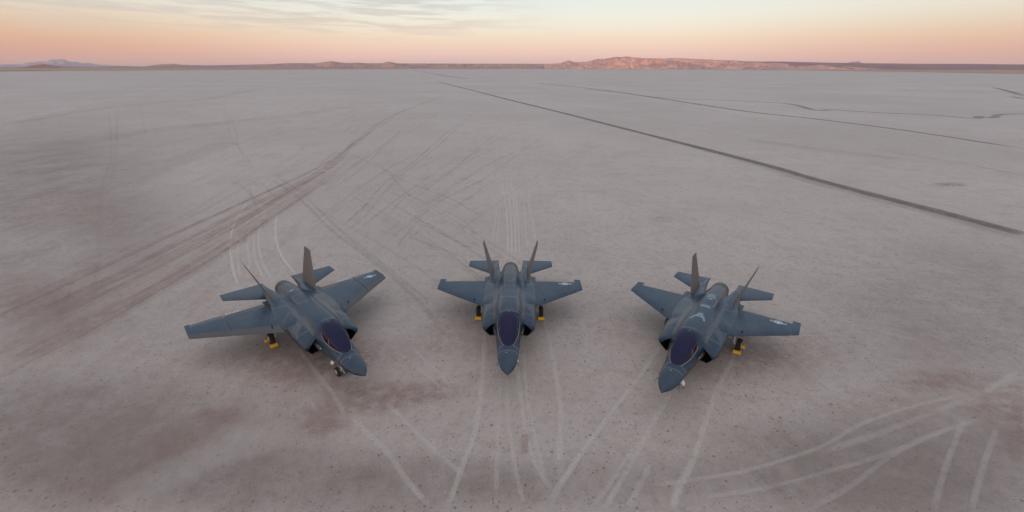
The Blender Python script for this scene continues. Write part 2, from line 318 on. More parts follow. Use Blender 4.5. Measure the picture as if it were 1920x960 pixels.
('rust',0.35,0.26373571748379815,[(-33.39,88.8),(-32.38,75.28),(-32.31,64.14),(-32.29,54.72),(-32.25,46.79),(-32.71,40.36),(-33.18,34.88),(-33.68,30.72),(-34.25,27.19)]),
('rust',0.5,0.3254903409549199,[(-36.1,96.0),(-36.08,77.92),(-36.54,66.12),(-37.04,56.11),(-37.4,47.98),(-37.66,41.18),(-37.88,35.58),(-38.09,31.58),(-38.31,27.6)]),
('rust',0.22,0.3936353179246734,[(-30.08,54.75),(-29.71,48.49),(-29.35,43.2),(-29.61,38.51),(-29.86,34.51),(-30.12,30.97),(-30.44,28.15),(-30.77,25.78),(-31.38,22.98)]),
('rust',0.28,0.4822020528041149,[(-30.39,70.7),(-29.97,61.29),(-29.51,52.09),(-28.87,44.47),(-28.89,38.25),(-29.18,33.09),(-29.48,28.83),(-29.91,25.61),(-30.64,22.1)]),
('rust',0.5,0.4964876607238521,[(-33.47,86.6),(-33.33,73.64),(-33.4,63.24),(-33.5,54.58),(-33.64,47.24),(-34.04,41.23),(-34.44,35.9),(-34.84,31.87),(-35.28,28.51)]),
('rust',0.35,0.3505501203150782,[(-34.12,73.45),(-34.29,64.94),(-34.47,57.77),(-34.65,51.22),(-34.93,45.72),(-35.23,41.06),(-35.55,36.64),(-35.85,33.24),(-36.15,30.55)]),
('rust',0.22,0.3850255478692167,[(-31.58,63.19),(-31.43,55.33),(-31.18,48.39),(-31.21,42.63),(-31.51,37.8),(-31.82,33.43),(-32.16,30.01),(-32.51,27.27),(-33.09,24.16)]),
('rust',0.35,0.385948125186617,[(-30.43,73.04),(-30.1,63.84),(-29.7,54.1),(-29.22,46.22),(-29.2,39.79),(-29.62,34.49),(-30.03,30.0),(-30.58,26.7),(-31.34,23.27)]),
('rust',0.35,0.304113112542365,[(-34.13,88.8),(-34.12,75.0),(-34.29,64.43),(-34.51,55.66),(-34.76,48.21),(-35.13,42.14),(-35.51,36.67),(-35.88,32.59),(-36.27,29.17)]),
('rust',0.28,0.3068046747148261,[(-36.86,106.6),(-33.71,87.1),(-33.57,71.55),(-33.6,59.76),(-33.57,49.92),(-33.8,42.16),(-34.1,35.67),(-34.4,30.87),(-34.81,26.68)]),
('rust',0.5,0.40187091764404326,[(-35.55,95.9),(-34.73,80.3),(-34.8,68.38),(-34.99,59.09),(-35.15,50.81),(-35.39,44.14),(-35.63,38.34),(-35.84,33.65),(-36.06,30.17)]),
('rust',0.28,0.34276060511718837,[(-36.42,62.3),(-36.77,55.75),(-37.05,50.28),(-37.29,45.59),(-37.51,41.21),(-37.71,37.25),(-37.91,34.33),(-38.09,31.81),(-38.29,29.12)]),
('rust',0.5,0.29576796668028676,[(-30.99,76.22),(-30.69,65.95),(-30.35,55.93),(-29.94,47.63),(-29.88,40.87),(-30.27,35.31),(-30.67,30.6),(-31.17,27.16),(-31.88,23.62)]),
('rust',0.28,0.46184372840826066,[(-30.53,52.64),(-30.33,47.62),(-30.29,43.34),(-30.62,39.49),(-30.93,36.13),(-31.26,33.01),(-31.6,30.4),(-31.98,28.31),(-32.42,26.22)]),
('rust',0.28,0.3379562696944476,[(-36.42,103.2),(-33.92,84.5),(-33.82,69.84),(-33.89,58.72),(-33.89,49.17),(-34.14,41.71),(-34.41,35.36),(-34.7,30.77),(-35.08,26.62)]),
('rust',0.35,0.33753593146155053,[(-32.79,76.08),(-32.62,65.36),(-32.47,56.37),(-32.23,48.43),(-32.3,41.98),(-32.5,36.55),(-32.69,31.91),(-32.95,28.53),(-33.36,25.02)]),
('rust',0.5,0.37648401995036845,[(-35.08,96.2),(-33.44,81.1),(-33.28,69.0),(-33.22,59.08),(-33.09,50.54),(-33.14,43.58),(-33.33,37.76),(-33.51,32.76),(-33.74,29.18)]),
('rust',0.35,0.3722810937128904,[(-32.51,89.6),(-30.37,74.82),(-29.85,63.92),(-29.25,52.89),(-28.47,44.05),(-28.5,37.0),(-28.82,31.3),(-29.22,26.93),(-29.89,23.1)]),
('rust',0.22,0.4468537261223011,[(-29.96,54.83),(-29.44,47.94),(-28.95,42.18),(-29.12,37.16),(-29.27,32.87),(-29.42,29.2),(-29.69,26.36),(-30.12,23.49),(-30.66,20.67)]),
('rust',0.5,0.3815469531254464,[(-36.34,72.88),(-36.74,64.13),(-37.13,55.86),(-37.4,49.08),(-37.58,43.42),(-37.74,38.09),(-37.88,34.21),(-38.02,30.91),(-38.17,27.66)]),
('rust',7,0.1,[(-36.21,104.9),(-33.0,84.6),(-32.83,69.18),(-32.79,56.95),(-32.67,46.95),(-33.07,39.27),(-33.48,32.83),(-33.92,28.51),(-34.57,24.03)]),
('rust',1.4,0.5,[(-36.42,97.3),(-39.19,119.0),(-44.25,155.1),(-46.56,211.6),(-44.08,328.6)]),
('rust',0.8,0.5,[(-34.59,81.1),(-38.25,107.9),(-40.93,137.2),(-44.01,176.2)]),
('rust',3.5,0.08,[(-34.35,97.7),(-31.58,79.4),(-31.23,65.92),(-30.85,53.8),(-30.33,44.23),(-30.71,36.79),(-31.09,30.72),(-31.59,26.54),(-32.42,22.09)]),
('grey',0.3,0.23098097168384382,[(-22.77,45.68),(-22.71,55.24),(-21.57,68.35),(-18.35,81.3)]),
('grey',0.3,0.33963721875268527,[(-12.61,50.46),(-10.05,64.57),(-4.5,86.6),(5.26,112.1)]),
('grey',0.3,0.3264830017981434,[(-14.66,55.09),(-12.67,69.81),(-8.14,92.4),(0.15,118.0)]),
('grey',0.3,0.21354672425074556,[(-14.58,45.0),(-12.82,55.78),(-9.04,71.33),(-2.52,87.7)]),
('grey',0.3,0.31458422620996085,[(-13.43,44.36),(-11.73,53.41),(-8.41,65.68),(-3.16,77.65)]),
('grey',0.3,0.18127580242511054,[(-6.95,44.6),(-2.36,59.32),(7.31,84.3),(24.2,116.7)]),
('grey',0.3,0.22613749572786662,[(-11.66,43.53),(-9.89,51.37),(-6.71,61.57),(-2.06,71.06)]),
('grey',0.3,0.2603930022189747,[(-19.99,50.36),(-19.23,64.52),(-16.49,86.7),(-9.94,112.4)]),
('grey',0.3,0.20156675866135526,[(-13.31,65.99),(-10.96,83.6),(-5.8,110.9),(3.36,142.2)]),
('grey',0.3,0.3252563189056685,[(-27.87,63.45),(-30.18,97.4),(-31.96,187.2),(-19.48,475.8)]),
('grey',0.3,0.2334785660520328,[(-23.65,50.93),(-23.78,64.23),(-22.56,84.3),(-18.22,106.6)]),
('grey',0.3,0.2413418795543773,[(-17.59,47.72),(-16.15,62.07),(-12.15,85.3),(-3.55,113.4)]),
('grey',0.3,0.27443941042269104,[(-23.32,55.37),(-23.37,68.65),(-22.16,88.0),(-18.22,108.7)]),
('grey',0.3,0.21035454457479316,[(-12.34,54.06),(-10.21,66.22),(-5.99,83.5),(0.76,101.3)]),
('grey',0.3,0.24464499591466032,[(-17.49,48.63),(-15.77,65.68),(-10.66,95.9),(1.4,137.7)]),
('grey',0.3,0.24331142452855054,[(-9.63,48.28),(-6.45,61.39),(-0.09,81.5),(10.27,104.3)]),
('grey',0.3,0.21307708466457836,[(-22.13,60.41),(-12.95,49.28),(-5.68,39.96),(-1.81,33.76)]),
('grey',0.3,0.186762494465689,[(-20.61,65.3),(-11.15,52.64),(-3.83,42.28),(-0.05,35.5)]),
('grey',0.3,0.16073714956991822,[(-21.59,60.56),(-12.48,49.38),(-5.28,40.03),(-1.46,33.82)]),
('grey',0.3,0.28195039297799884,[(-25.1,66.02),(-14.77,53.14),(-6.77,42.62),(-2.56,35.75)]),
('grey',0.3,0.28467812973157525,[(-17.24,67.24),(-8.17,53.96),(-1.24,43.18),(2.23,36.17)]),
('grey',0.3,0.2196214821456619,[(-20.29,69.86),(-10.4,55.72),(-2.91,44.36),(0.88,37.04)]),
('grey',0.3,0.24934344051382515,[(-26.77,58.37),(-17.08,47.84),(-9.3,38.96),(-5.03,33.0)]),
('grey',0.3,0.25013423648695954,[(-15.99,58.81),(-7.98,48.16),(-1.64,39.18),(1.65,33.17)]),
('grey',0.3,0.16546998673486052,[(-19.39,63.15),(-10.37,51.17),(-3.33,41.27),(0.31,34.75)]),
('grey',0.3,0.17152775403406872,[(-25.78,76.64),(-14.11,60.16),(-5.48,47.31),(-1.13,39.2)]),
]
STAINS_AND_EDGE_DARK = [  # the large first sheets hold the painted edge darkening, the rest are soil
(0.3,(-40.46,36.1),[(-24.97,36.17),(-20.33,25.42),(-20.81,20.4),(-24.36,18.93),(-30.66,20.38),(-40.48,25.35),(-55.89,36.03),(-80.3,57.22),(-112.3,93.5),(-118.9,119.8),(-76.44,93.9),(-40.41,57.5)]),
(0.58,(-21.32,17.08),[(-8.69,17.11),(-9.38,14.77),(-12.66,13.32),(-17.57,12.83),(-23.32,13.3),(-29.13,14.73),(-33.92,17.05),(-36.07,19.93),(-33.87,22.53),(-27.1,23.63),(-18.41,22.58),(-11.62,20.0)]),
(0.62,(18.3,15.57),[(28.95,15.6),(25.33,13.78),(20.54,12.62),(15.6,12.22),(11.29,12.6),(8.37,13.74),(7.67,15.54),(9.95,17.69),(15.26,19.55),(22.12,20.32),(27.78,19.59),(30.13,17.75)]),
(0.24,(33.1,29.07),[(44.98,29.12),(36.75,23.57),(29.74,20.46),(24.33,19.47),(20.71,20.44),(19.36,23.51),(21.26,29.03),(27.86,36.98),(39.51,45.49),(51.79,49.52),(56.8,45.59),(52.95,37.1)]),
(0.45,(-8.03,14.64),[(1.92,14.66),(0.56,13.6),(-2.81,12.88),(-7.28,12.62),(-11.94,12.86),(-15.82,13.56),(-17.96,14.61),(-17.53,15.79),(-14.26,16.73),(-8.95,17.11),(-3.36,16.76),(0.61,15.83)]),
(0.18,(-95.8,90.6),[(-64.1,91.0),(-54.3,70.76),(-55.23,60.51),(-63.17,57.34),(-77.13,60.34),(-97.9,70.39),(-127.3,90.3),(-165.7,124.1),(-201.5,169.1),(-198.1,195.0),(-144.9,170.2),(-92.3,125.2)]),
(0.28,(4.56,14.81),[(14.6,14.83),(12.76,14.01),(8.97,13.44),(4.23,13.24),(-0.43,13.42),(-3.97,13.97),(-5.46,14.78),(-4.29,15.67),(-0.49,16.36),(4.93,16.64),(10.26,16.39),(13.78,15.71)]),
(0.6,(-8.09,20.45),[(-4.49,20.46),(-4.82,19.64),(-5.97,19.06),(-7.62,18.85),(-9.38,19.05),(-10.87,19.62),(-11.68,20.44),(-11.56,21.31),(-10.44,21.99),(-8.62,22.26),(-6.64,22.01),(-5.13,21.33)]),
(0.6,(-9.91,18.57),[(-8.23,18.58),(-8.22,17.86),(-8.64,17.36),(-9.37,17.18),(-10.24,17.36),(-11.04,17.85),(-11.59,18.57),(-11.7,19.33),(-11.31,19.91),(-10.52,20.13),(-9.55,19.92),(-8.71,19.33)]),
(0.45,(-4.87,20.91),[(-2.12,20.92),(-2.44,20.33),(-3.37,19.92),(-4.67,19.76),(-6.01,19.91),(-7.09,20.32),(-7.61,20.91),(-7.4,21.52),(-6.48,21.99),(-5.09,22.17),(-3.63,22.0),(-2.54,21.53)]),
(0.45,(-13.32,23.13),[(-7.73,23.15),(-8.15,21.98),(-9.84,21.18),(-12.33,20.89),(-15.07,21.16),(-17.46,21.95),(-18.91,23.11),(-18.92,24.37),(-17.32,25.37),(-14.48,25.75),(-11.31,25.39),(-8.83,24.4)]),
(0.35,(-15.59,18.95),[(-13.89,18.96),(-13.88,18.52),(-14.32,18.21),(-15.08,18.1),(-15.97,18.21),(-16.78,18.51),(-17.29,18.95),(-17.36,19.39),(-16.94,19.73),(-16.14,19.86),(-15.18,19.74),(-14.36,19.4)]),
(0.18,(-16.59,17.09),[(-13.43,17.1),(-13.47,16.43),(-14.3,15.96),(-15.69,15.79),(-17.31,15.95),(-18.78,16.42),(-19.74,17.08),(-19.88,17.79),(-19.11,18.34),(-17.59,18.55),(-15.79,18.35),(-14.26,17.81)]),
(0.25,(-4.33,26.11),[(-1.07,26.12),(-1.45,24.87),(-2.53,24.01),(-4.01,23.71),(-5.58,24.0),(-6.88,24.86),(-7.58,26.1),(-7.44,27.45),(-6.39,28.51),(-4.7,28.92),(-2.9,28.53),(-1.57,27.47)]),
(0.35,(27.08,19.9),[(29.14,19.91),(27.55,18.68),(25.97,17.85),(24.73,17.55),(24.06,17.84),(24.14,18.67),(25.01,19.89),(26.55,21.24),(28.38,22.32),(29.92,22.74),(30.63,22.33),(30.3,21.25)]),
(0.5,(25.34,21.96),[(28.83,21.97),(27.71,21.29),(26.01,20.81),(24.19,20.64),(22.66,20.8),(21.8,21.28),(21.85,21.95),(22.86,22.67),(24.61,23.21),(26.61,23.42),(28.26,23.22),(29.06,22.69)]),
(0.5,(25.4,17.55),[(26.07,17.56),(24.9,16.53),(23.94,15.83),(23.37,15.58),(23.31,15.83),(23.78,16.53),(24.73,17.55),(25.94,18.67),(27.1,19.56),(27.81,19.9),(27.83,19.56),(27.16,18.68)]),
(0.15,(-6.26,15.07),[(-4.93,15.07),(-5.02,14.67),(-5.42,14.39),(-6.04,14.29),(-6.71,14.39),(-7.28,14.67),(-7.59,15.06),(-7.55,15.48),(-7.15,15.79),(-6.5,15.91),(-5.78,15.79),(-5.2,15.48)]),
(0.28,(16.41,24.94),[(23.06,24.96),(20.8,22.97),(17.72,21.66),(14.51,21.21),(11.76,21.65),(10.01,22.94),(9.78,24.91),(11.41,27.17),(14.77,29.05),(18.9,29.8),(22.27,29.08),(23.73,27.22)]),
(0.2,(7.17,27.5),[(9.44,27.51),(8.78,26.16),(7.76,25.23),(6.64,24.9),(5.65,25.22),(5.01,26.15),(4.91,27.5),(5.43,28.96),(6.49,30.12),(7.8,30.57),(8.93,30.13),(9.52,28.98)]),
(0.35,(-11.12,24.84),[(-5.56,24.86),(-6.07,23.7),(-7.83,22.9),(-10.34,22.61),(-13.05,22.88),(-15.36,23.67),(-16.68,24.82),(-16.55,26.07),(-14.87,27.05),(-12.03,27.43),(-8.92,27.07),(-6.55,26.1)]),
(0.2,(18.61,52.89),[(20.57,52.9),(20.03,52.07),(19.13,51.47),(18.1,51.25),(17.21,51.46),(16.67,52.05),(16.65,52.88),(17.15,53.74),(18.07,54.39),(19.15,54.63),(20.08,54.4),(20.6,53.76)]),
(0.5,(70.11,71.45),[(73.56,71.48),(72.27,70.58),(70.43,69.93),(68.54,69.68),(67.05,69.9),(66.37,70.53),(66.67,71.42),(67.91,72.34),(69.78,73.04),(71.77,73.31),(73.3,73.07),(73.95,72.4)]),
(0.35,(-38.43,32.11),[(-33.32,32.13),(-32.15,29.99),(-32.62,28.56),(-34.46,28.06),(-37.26,28.55),(-40.51,29.96),(-43.53,32.09),(-45.46,34.49),(-45.52,36.44),(-43.43,37.22),(-39.86,36.47),(-36.09,34.53)]),
(0.2,(-56.83,55.02),[(-43.37,55.11),(-40.71,48.96),(-42.11,45.15),(-46.62,43.87),(-53.43,45.09),(-61.72,48.83),(-70.26,54.93),(-76.87,62.56),(-78.41,69.48),(-72.76,72.43),(-61.84,69.62),(-50.74,62.76)]),
(0.22,(21.77,19.88),[(27.67,19.9),(26.05,19.07),(23.43,18.49),(20.47,18.27),(17.85,18.47),(16.16,19.04),(15.88,19.87),(17.21,20.75),(19.91,21.44),(23.24,21.71),(26.15,21.46),(27.75,20.78)]),
(0.15,(0.01,32.28),[(8.16,32.31),(6.61,29.75),(3.65,28.07),(0.01,27.48),(-3.63,28.04),(-6.59,29.7),(-8.13,32.24),(-7.57,35.18),(-4.63,37.63),(0.0,38.62),(4.64,37.68),(7.59,35.25)]),
]
SHORE = [(-2067, 1853), (-2189, 2086), (-2126, 2560), (-2108, 3446), (-1888, 5399), (-1280, 7308), (378, 8837), (2507, 7204), (2925, 4975), (2279, 2825), (2005, 1913), (1922, 1708)]
RIDGES = [
('mountain far left',24000,[(-48.04,72),(-46.23,97),(-45.02,103),(-44.51,174),(-44.25,167),(-44.03,196),(-43.56,197),(-43.33,240),(-43.03,274),(-42.76,263),(-42.39,293),(-42.14,250),(-42.02,213),(-41.82,198),(-41.53,206),(-41.2,142),(-40.82,169),(-40.4,123),(-40.11,107),(-39.58,88),(-38.51,59),(-36.9,37)]),
('low red hill left',9000,[(-45.38,-3),(-44.81,20),(-44.46,36),(-44.04,44),(-43.62,53),(-43.36,48),(-43.1,38),(-42.79,18),(-42.34,-7)]),
('low band left',12000,[(-48.1,8),(-46.29,16),(-45.01,18),(-42.97,41),(-42.28,30),(-40.08,24),(-38.51,34),(-36.89,29),(-36.19,57),(-35.58,73),(-34.61,81),(-33.92,64),(-32.94,59),(-31.55,55),(-31.36,59),(-29.42,67),(-28.42,75),(-26.37,88),(-24.77,103),(-23.36,109),(-22.05,106),(-20.91,131),(-20.21,160),(-19.65,137),(-18.62,119),(-17.45,125),(-16.27,112),(-14.71,118),(-14.45,142),(-14.08,152),(-13.6,133),(-13.25,114),(-10.14,114),(3.22,113),(5.02,114)]),
('right range',11000,[(3.73,105),(5.53,115),(6.16,160),(6.54,179),(6.86,156),(7.19,138),(8.58,143),(9.32,183),(9.94,205),(10.57,205),(11.3,227),(11.85,245),(12.53,240),(13.26,248),(13.76,231),(14.36,230),(14.97,217),(15.93,216),(16.76,211),(17.47,215),(18.17,219),(19.1,210),(20.25,200),(21.49,191),(22.39,177),(24.14,168),(25.43,150),(26.79,145),(28.76,143),(31.91,125),(34.28,114),(36.52,107),(39.65,96),(42.52,93),(45.98,83),(49.06,69)]),
('butte right',16000,[(33.83,136),(34.28,157),(34.42,186),(34.7,192),(34.88,185),(35.09,202),(35.29,170),(35.53,149),(36.54,127)]),
]
HAZE = 2.3e-5
# ------------------------------------------------------------------ ground materials
def ground_mat():
    m, t, b = bsdf('dry_lake_clay', rough=.62, spec=.5)
    co = N(t, 'ShaderNodeTexCoord').outputs['Object']
    big = NOISE(t, co, .012, 5, .6); med = NOISE(t, co, .13, 6, .62); fine = NOISE(t, co, 1.9, 8, .80)
    grit = NOISE(t, co, 7.5, 5, .8); mot = NOISE(t, co, .55, 6, .7)
    st = MAPV(t, MAPV(t, co, rot=(0, 0, R(-8))), sc=(.50, .045, 1))       # long streaks left by wind and water
    streak = NOISE(t, st, 1.0, 6, .62, 2.2, .6)
    c = MIX(t, SS(t, big, .35, .65), (.375, .330, .305), (.445, .397, .370))
    c = MIX(t, M_(t, 'MULTIPLY', SS(t, med, .44, .70), .50), c, (.345, .285, .258))
    sepx = N(t, 'ShaderNodeSeparateXYZ'); L(t, co, sepx.inputs[0])
    left = SS(t, M_(t, 'ADD', sepx.outputs[0], M_(t, 'MULTIPLY', sepx.outputs[1], .25)), 3.0, -14.0)  # red streaks stronger leftward, also carrying some painted darkening of that edge
    c = MIX(t, M_(t, 'MULTIPLY', SS(t, streak, .50, .68), M_(t, 'MULTIPLY_ADD', left, .26, .10)), c, (.285, .205, .178))
    c = MIX(t, M_(t, 'MULTIPLY', SS(t, fine, .46, .75), .85), c, (.235, .190, .170))
    c = MIX(t, M_(t, 'MULTIPLY', SS(t, mot, .48, .66), .35), c, (.27, .212, .188))
    c = MIX(t, M_(t, 'MULTIPLY', SS(t, grit, .50, .78), .60), c, (.62, .57, .53))
    # pebbles and clods
    for sc, dens, amt, off in ((3.0, .78, .72, 0.0), (4.6, .50, .70, 5.3), (8.0, .30, .62, 9.1)):
        v = N(t, 'ShaderNodeTexVoronoi', i_Scale=sc); L(t, MAPV(t, co, (off, off, 0)), v.inputs['Vector'])
        cs = N(t, 'ShaderNodeSeparateColor'); L(t, v.outputs['Color'], cs.inputs[0])
        size = M_(t, 'MULTIPLY_ADD', cs.outputs[1], .20, .06)
        dot = M_(t, 'LESS_THAN', v.outputs['Distance'], size)
        keep = M_(t, 'GREATER_THAN', cs.outputs[0], dens)
        c = MIX(t, M_(t, 'MULTIPLY', M_(t, 'MULTIPLY', dot, keep), amt), c, (.13, .095, .082))
    L(t, c, b.inputs['Base Color'])
    bp = N(t, 'ShaderNodeBump', i_Strength=.8, i_Distance=.07); L(t, M_(t, 'ADD', fine, M_(t, 'MULTIPLY', grit, .5)), bp.inputs['Height']); L(t, bp.outputs[0], b.inputs['Normal'])
    return m
def overlay_mat(name, col, col2, nscale, edge=(.0, 1.0), gap=.25):
    # a film of pressed or dusty clay, also used for painted edge darkening: thin where 'cov' is low and broken up by noise
    m, t, b = bsdf(name, rough=.7, spec=.45)
    m.surface_render_method = 'DITHERED' if hasattr(m, 'surface_render_method') else None
    co = N(t, 'ShaderNodeTexCoord').outputs['Object']
    at = N(t, 'ShaderNodeAttribute', attribute_name='cov')
    n1 = NOISE(t, co, nscale, 5, .65); n2 = NOISE(t, co, nscale*7, 4, .7)
    fac = M_(t, 'MULTIPLY', at.outputs['Fac'], M_(t, 'ADD', M_(t, 'MULTIPLY', SS(t, n1, .30, .66), 1 - gap), gap))
    fac = M_(t, 'MULTIPLY', fac, M_(t, 'MULTIPLY_ADD', SS(t, n2, .3, .7), .5, .65), clamp=True)
    L(t, MIX(t, n2, col, col2), b.inputs['Base Color'])
    tr = N(t, 'ShaderNodeBsdfTransparent'); mx = N(t, 'ShaderNodeMixShader')
    L(t, fac, mx.inputs[0]); L(t, tr.outputs[0], mx.inputs[1]); L(t, b.outputs[0], mx.inputs[2])
    L(t, mx.outputs[0], t.nodes['Material Output'].inputs[0]); return m
def cov_obj(name, v, f, cov, mat, kind='structure'):
    o = obj(name, v, f, mat, smooth=False); a = o.data.attributes.new('cov', 'FLOAT', 'POINT'); a.data.foreach_set('value', cov)
    return tag(o, kind=kind)
# ground sheet (reaches the horizon)
G = 29000
gv = []; gf = []; lv = [-G, -20000, -5000, -1200, -300, -100, 0, 100, 300, 1200, 5000, 20000, G]
for y in lv:
    for x in lv: gv.append((x, y, 0))
n = len(lv)
for i in range(n-1):
    for j in range(n-1): gf.append((i*n+j, i*n+j+1, (i+1)*n+j+1, (i+1)*n+j))
tag(obj('ground', gv, gf, ground_mat(), smooth=False), kind='structure')
# desert plain past the shore of the dry lake
sh = [(-26000, -2000), (-9000, 900)] + SHORE + [(9000, 900), (26000, -2000)]
pv = []; pf = []
pm, t, b = bsdf('desert_scrub_plain', rough=.9, spec=.2)
co = N(t, 'ShaderNodeTexCoord').outputs['Object']
ns = NOISE(t, MAPV(t, co, sc=(.0006, .004, 1)), 1.0, 5, .6); n2 = NOISE(t, co, .01, 5, .7)
c = MIX(t, SS(t, ns, .3, .7), (.38, .26, .19), (.30, .21, .17)); c = MIX(t, M_(t, 'MULTIPLY', SS(t, n2, .4, .7), .6), c, (.46, .30, .215)); L(t, c, b.inputs['Base Color'])
for i, (x, y) in enumerate(sh):
    pv += [(x, y, .6), (x*1.12, y*1.12 + 300, 2.0), (x*28500/max(math.hypot(x, y), 1), y*28500/math.hypot(x, y), 2.5)]
for i in range(len(sh)-1):
    a = i*3; pf += [(a, a+3, a+4, a+1), (a+1, a+4, a+5, a+2)]
tag(obj('desert_plain', pv, pf, pm, smooth=False), kind='structure')
# hills
def hill_mat(name, c1, c2, c3, sc):
    m, t, b = bsdf(name, rough=.95, spec=.1); co = N(t, 'ShaderNodeTexCoord').outputs['Object']
    a = NOISE(t, co, sc, 6, .65); q = NOISE(t, MAPV(t, co, sc=(1, 1, 3)), sc*4, 5, .7)
    c = MIX(t, SS(t, a, .40, .62), c1, c2); c = MIX(t, M_(t, 'MULTIPLY', SS(t, q, .48, .68), .8), c, c3); L(t, c, b.inputs['Base Color']); return m
def ridge(name, dist, sky, front, back_, mat, rough_amt, seed, step=.06, base_drop=4):
    a0, a1 = sky[0][0], sky[-1][0]; n = max(8, int((a1 - a0)/step)); rows = []
    offs = [-front + front*(k/18) for k in range(19)] + [back_*.35, back_]
    v = []; f = []
    for i in range(n+1):
        az_ = a0 + (a1 - a0)*i/n; h = max(interp(sky, az_), 3); e = min(1, i/6, (n-i)/6)
        ca, sa = math.cos(R(az_)), math.sin(R(az_))
        for k, o_ in enumerate(offs):
            u = 1 + o_/front if o_ <= 0 else max(0, 1 - o_/back_)
            r = dist + o_
            p = Vector((sa*r, ca*r, 0))
            prof = u**1.15
            nz = mnoise.fractal(Vector((p.x/520 + seed, p.y/700, seed)), 1.0, 2.1, 6)
            rg = 1 - abs(mnoise.fractal(Vector((p.x/300 + seed*3, p.y/900, 5.)), .9, 2.1, 4))*1.6
            z = h*(prof + rough_amt*(nz*.55 + (rg - .6)*.5)*(u*(1-u)*4 + (.03 if u > .95 else 0))) 
            v.append((p.x, p.y, max(z*(.25 + .75*e) if u < 1 else z, 0) - base_drop*(1 - u)))
    m_ = len(offs)
    for i in range(n):
        for k in range(m_-1): f.append((i*m_+k, i*m_+k+1, (i+1)*m_+k+1, (i+1)*m_+k))
    return tag(obj(name, v, f, mat, smooth=True, sharp=60), kind='structure')
RIDGES[3:4] = [('right range', 11000, [p for p in RIDGES[3][2] if p[0] < 24.5] + [(26.0, 138), (28.0, 118), (31.0, 92), (35.0, 60), (38.0, 20)]), ('dark plain ridge', 11600, [(19.0, 150)] + [(a, h*1.05) for a, h in RIDGES[3][2] if a > 21])]
HM = {
 'dark plain ridge': (hill_mat('shaded_ridge', (.18, .12, .14), (.22, .145, .15), (.13, .10, .13), .0016), 1500, 1500, .35),  # shaded flank of the range, its shade painted into a dark colour
 'mountain far left': (hill_mat('far_mountain_rock', (.30, .27, .34), (.34, .30, .36), (.26, .24, .32), .0009), 2500, 2500, .5),  # greyish purple of distant air painted into the base colour
 'low red hill left': (hill_mat('red_hill_rock', (.30, .15, .13), (.36, .19, .15), (.22, .13, .13), .002), 500, 600, .5),
 'low band left': (hill_mat('scrub_ridge_rock', (.28, .19, .19), (.36, .24, .20), (.19, .145, .165), .0016), 1300, 1500, .8),
 'right range': (hill_mat('rocky_range', (.52, .31, .25), (.33, .22, .22), (.13, .11, .15), .0022), 1300, 1800, 1.0),  # pink highlights and bluish shade of the slopes put into these colours
 'butte right': (hill_mat('butte_rock', (.30, .22, .24), (.34, .24, .24), (.24, .19, .22), .003), 700, 700, .5)}
for i, (nm, dist, sky_) in enumerate(RIDGES):
    mat, fr, bk, ra = HM[nm]; ridge('mountain' if 'mountain' in nm else 'hills', dist, sky_, fr, bk, mat, ra, 3.1*i + 1)
# an unseen ridge added behind the camera to block the low sun: the lake bed lies in its shade, the hills ahead do not
bv = []; bf = []; prof = [(-900, 0), (-500, 150), (-120, 280), (0, 300), (160, 260), (600, 110), (1000, 0)]
cx_, cy_ = sd.x*3000, sd.y*3000; ax = Vector((sd.y, -sd.x, 0)).normalized(); nn = 140
for i in range(nn+1):
    s_ = (i/nn - .5)*30000
    for o_, h in prof:
        p = Vector((cx_, cy_, 0)) + ax*s_ + Vector((sd.x, sd.y, 0)).normalized()*o_
        hh = h*(.96 + .10*mnoise.fractal(Vector((s_/900, o_/700, 1)), 1, 2, 5))
        bv.append((p.x, p.y, hh - 2))
for i in range(nn):
    for k in range(len(prof)-1): a = i*len(prof)+k; bf.append((a, a+1, a+1+len(prof), a+len(prof)))
tag(obj('hills', bv, bf, HM['low band left'][0]), kind='structure')  # the added unseen ridge that blocks the sun, not one of the visible hills
# air: one even volume round everything
HZ = MB(); HZ.box((0, 0, 203), (60000, 60000, 410))
hz, t, b = bsdf('haze_air'); t.nodes.clear()
pvn = N(t, 'ShaderNodeVolumePrincipled'); pvn.inputs['Density'].default_value = HAZE; pvn.inputs['Color'].default_value = (.86, .82, .86, 1); pvn.inputs['Anisotropy'].default_value = .0
mo = N(t, 'ShaderNodeOutputMaterial'); L(t, pvn.outputs[0], mo.inputs['Volume'])
tag(HZ.build('haze', hz, smooth=False), kind='stuff')

# wheel tracks, scrapes, drains: thin films on the clay, each a few mm above the last
OM = {'pale': overlay_mat('track_pale_dust', (.73, .68, .63), (.63, .58, .54), .9, gap=.72),
      'rust': overlay_mat('track_red_clay', (.29, .18, .148), (.36, .24, .20), .35, gap=.5),
      'grey': overlay_mat('track_grey_clay', (.25, .22, .205), (.30, .265, .245), .6, gap=.35),
      'dark': overlay_mat('drain_dark_clay', (.125, .100, .086), (.18, .148, .13), .7, gap=.7)}
NAMES = {'pale': 'wheel_track', 'rust': 'red_streak', 'grey': 'tyre_line', 'dark': 'drain_line'}
PROFILE = [(-1, 0), (-.6, .75), (0, 1), (.6, .75), (1, 0)]
GAIN = {'pale': .92, 'rust': .30, 'grey': .55, 'dark': .80}
WIDE = {'pale': .78, 'rust': 1.3, 'grey': 1.0, 'dark': 1.0}
buf = {k: ([], [], []) for k in OM}
zl = .014
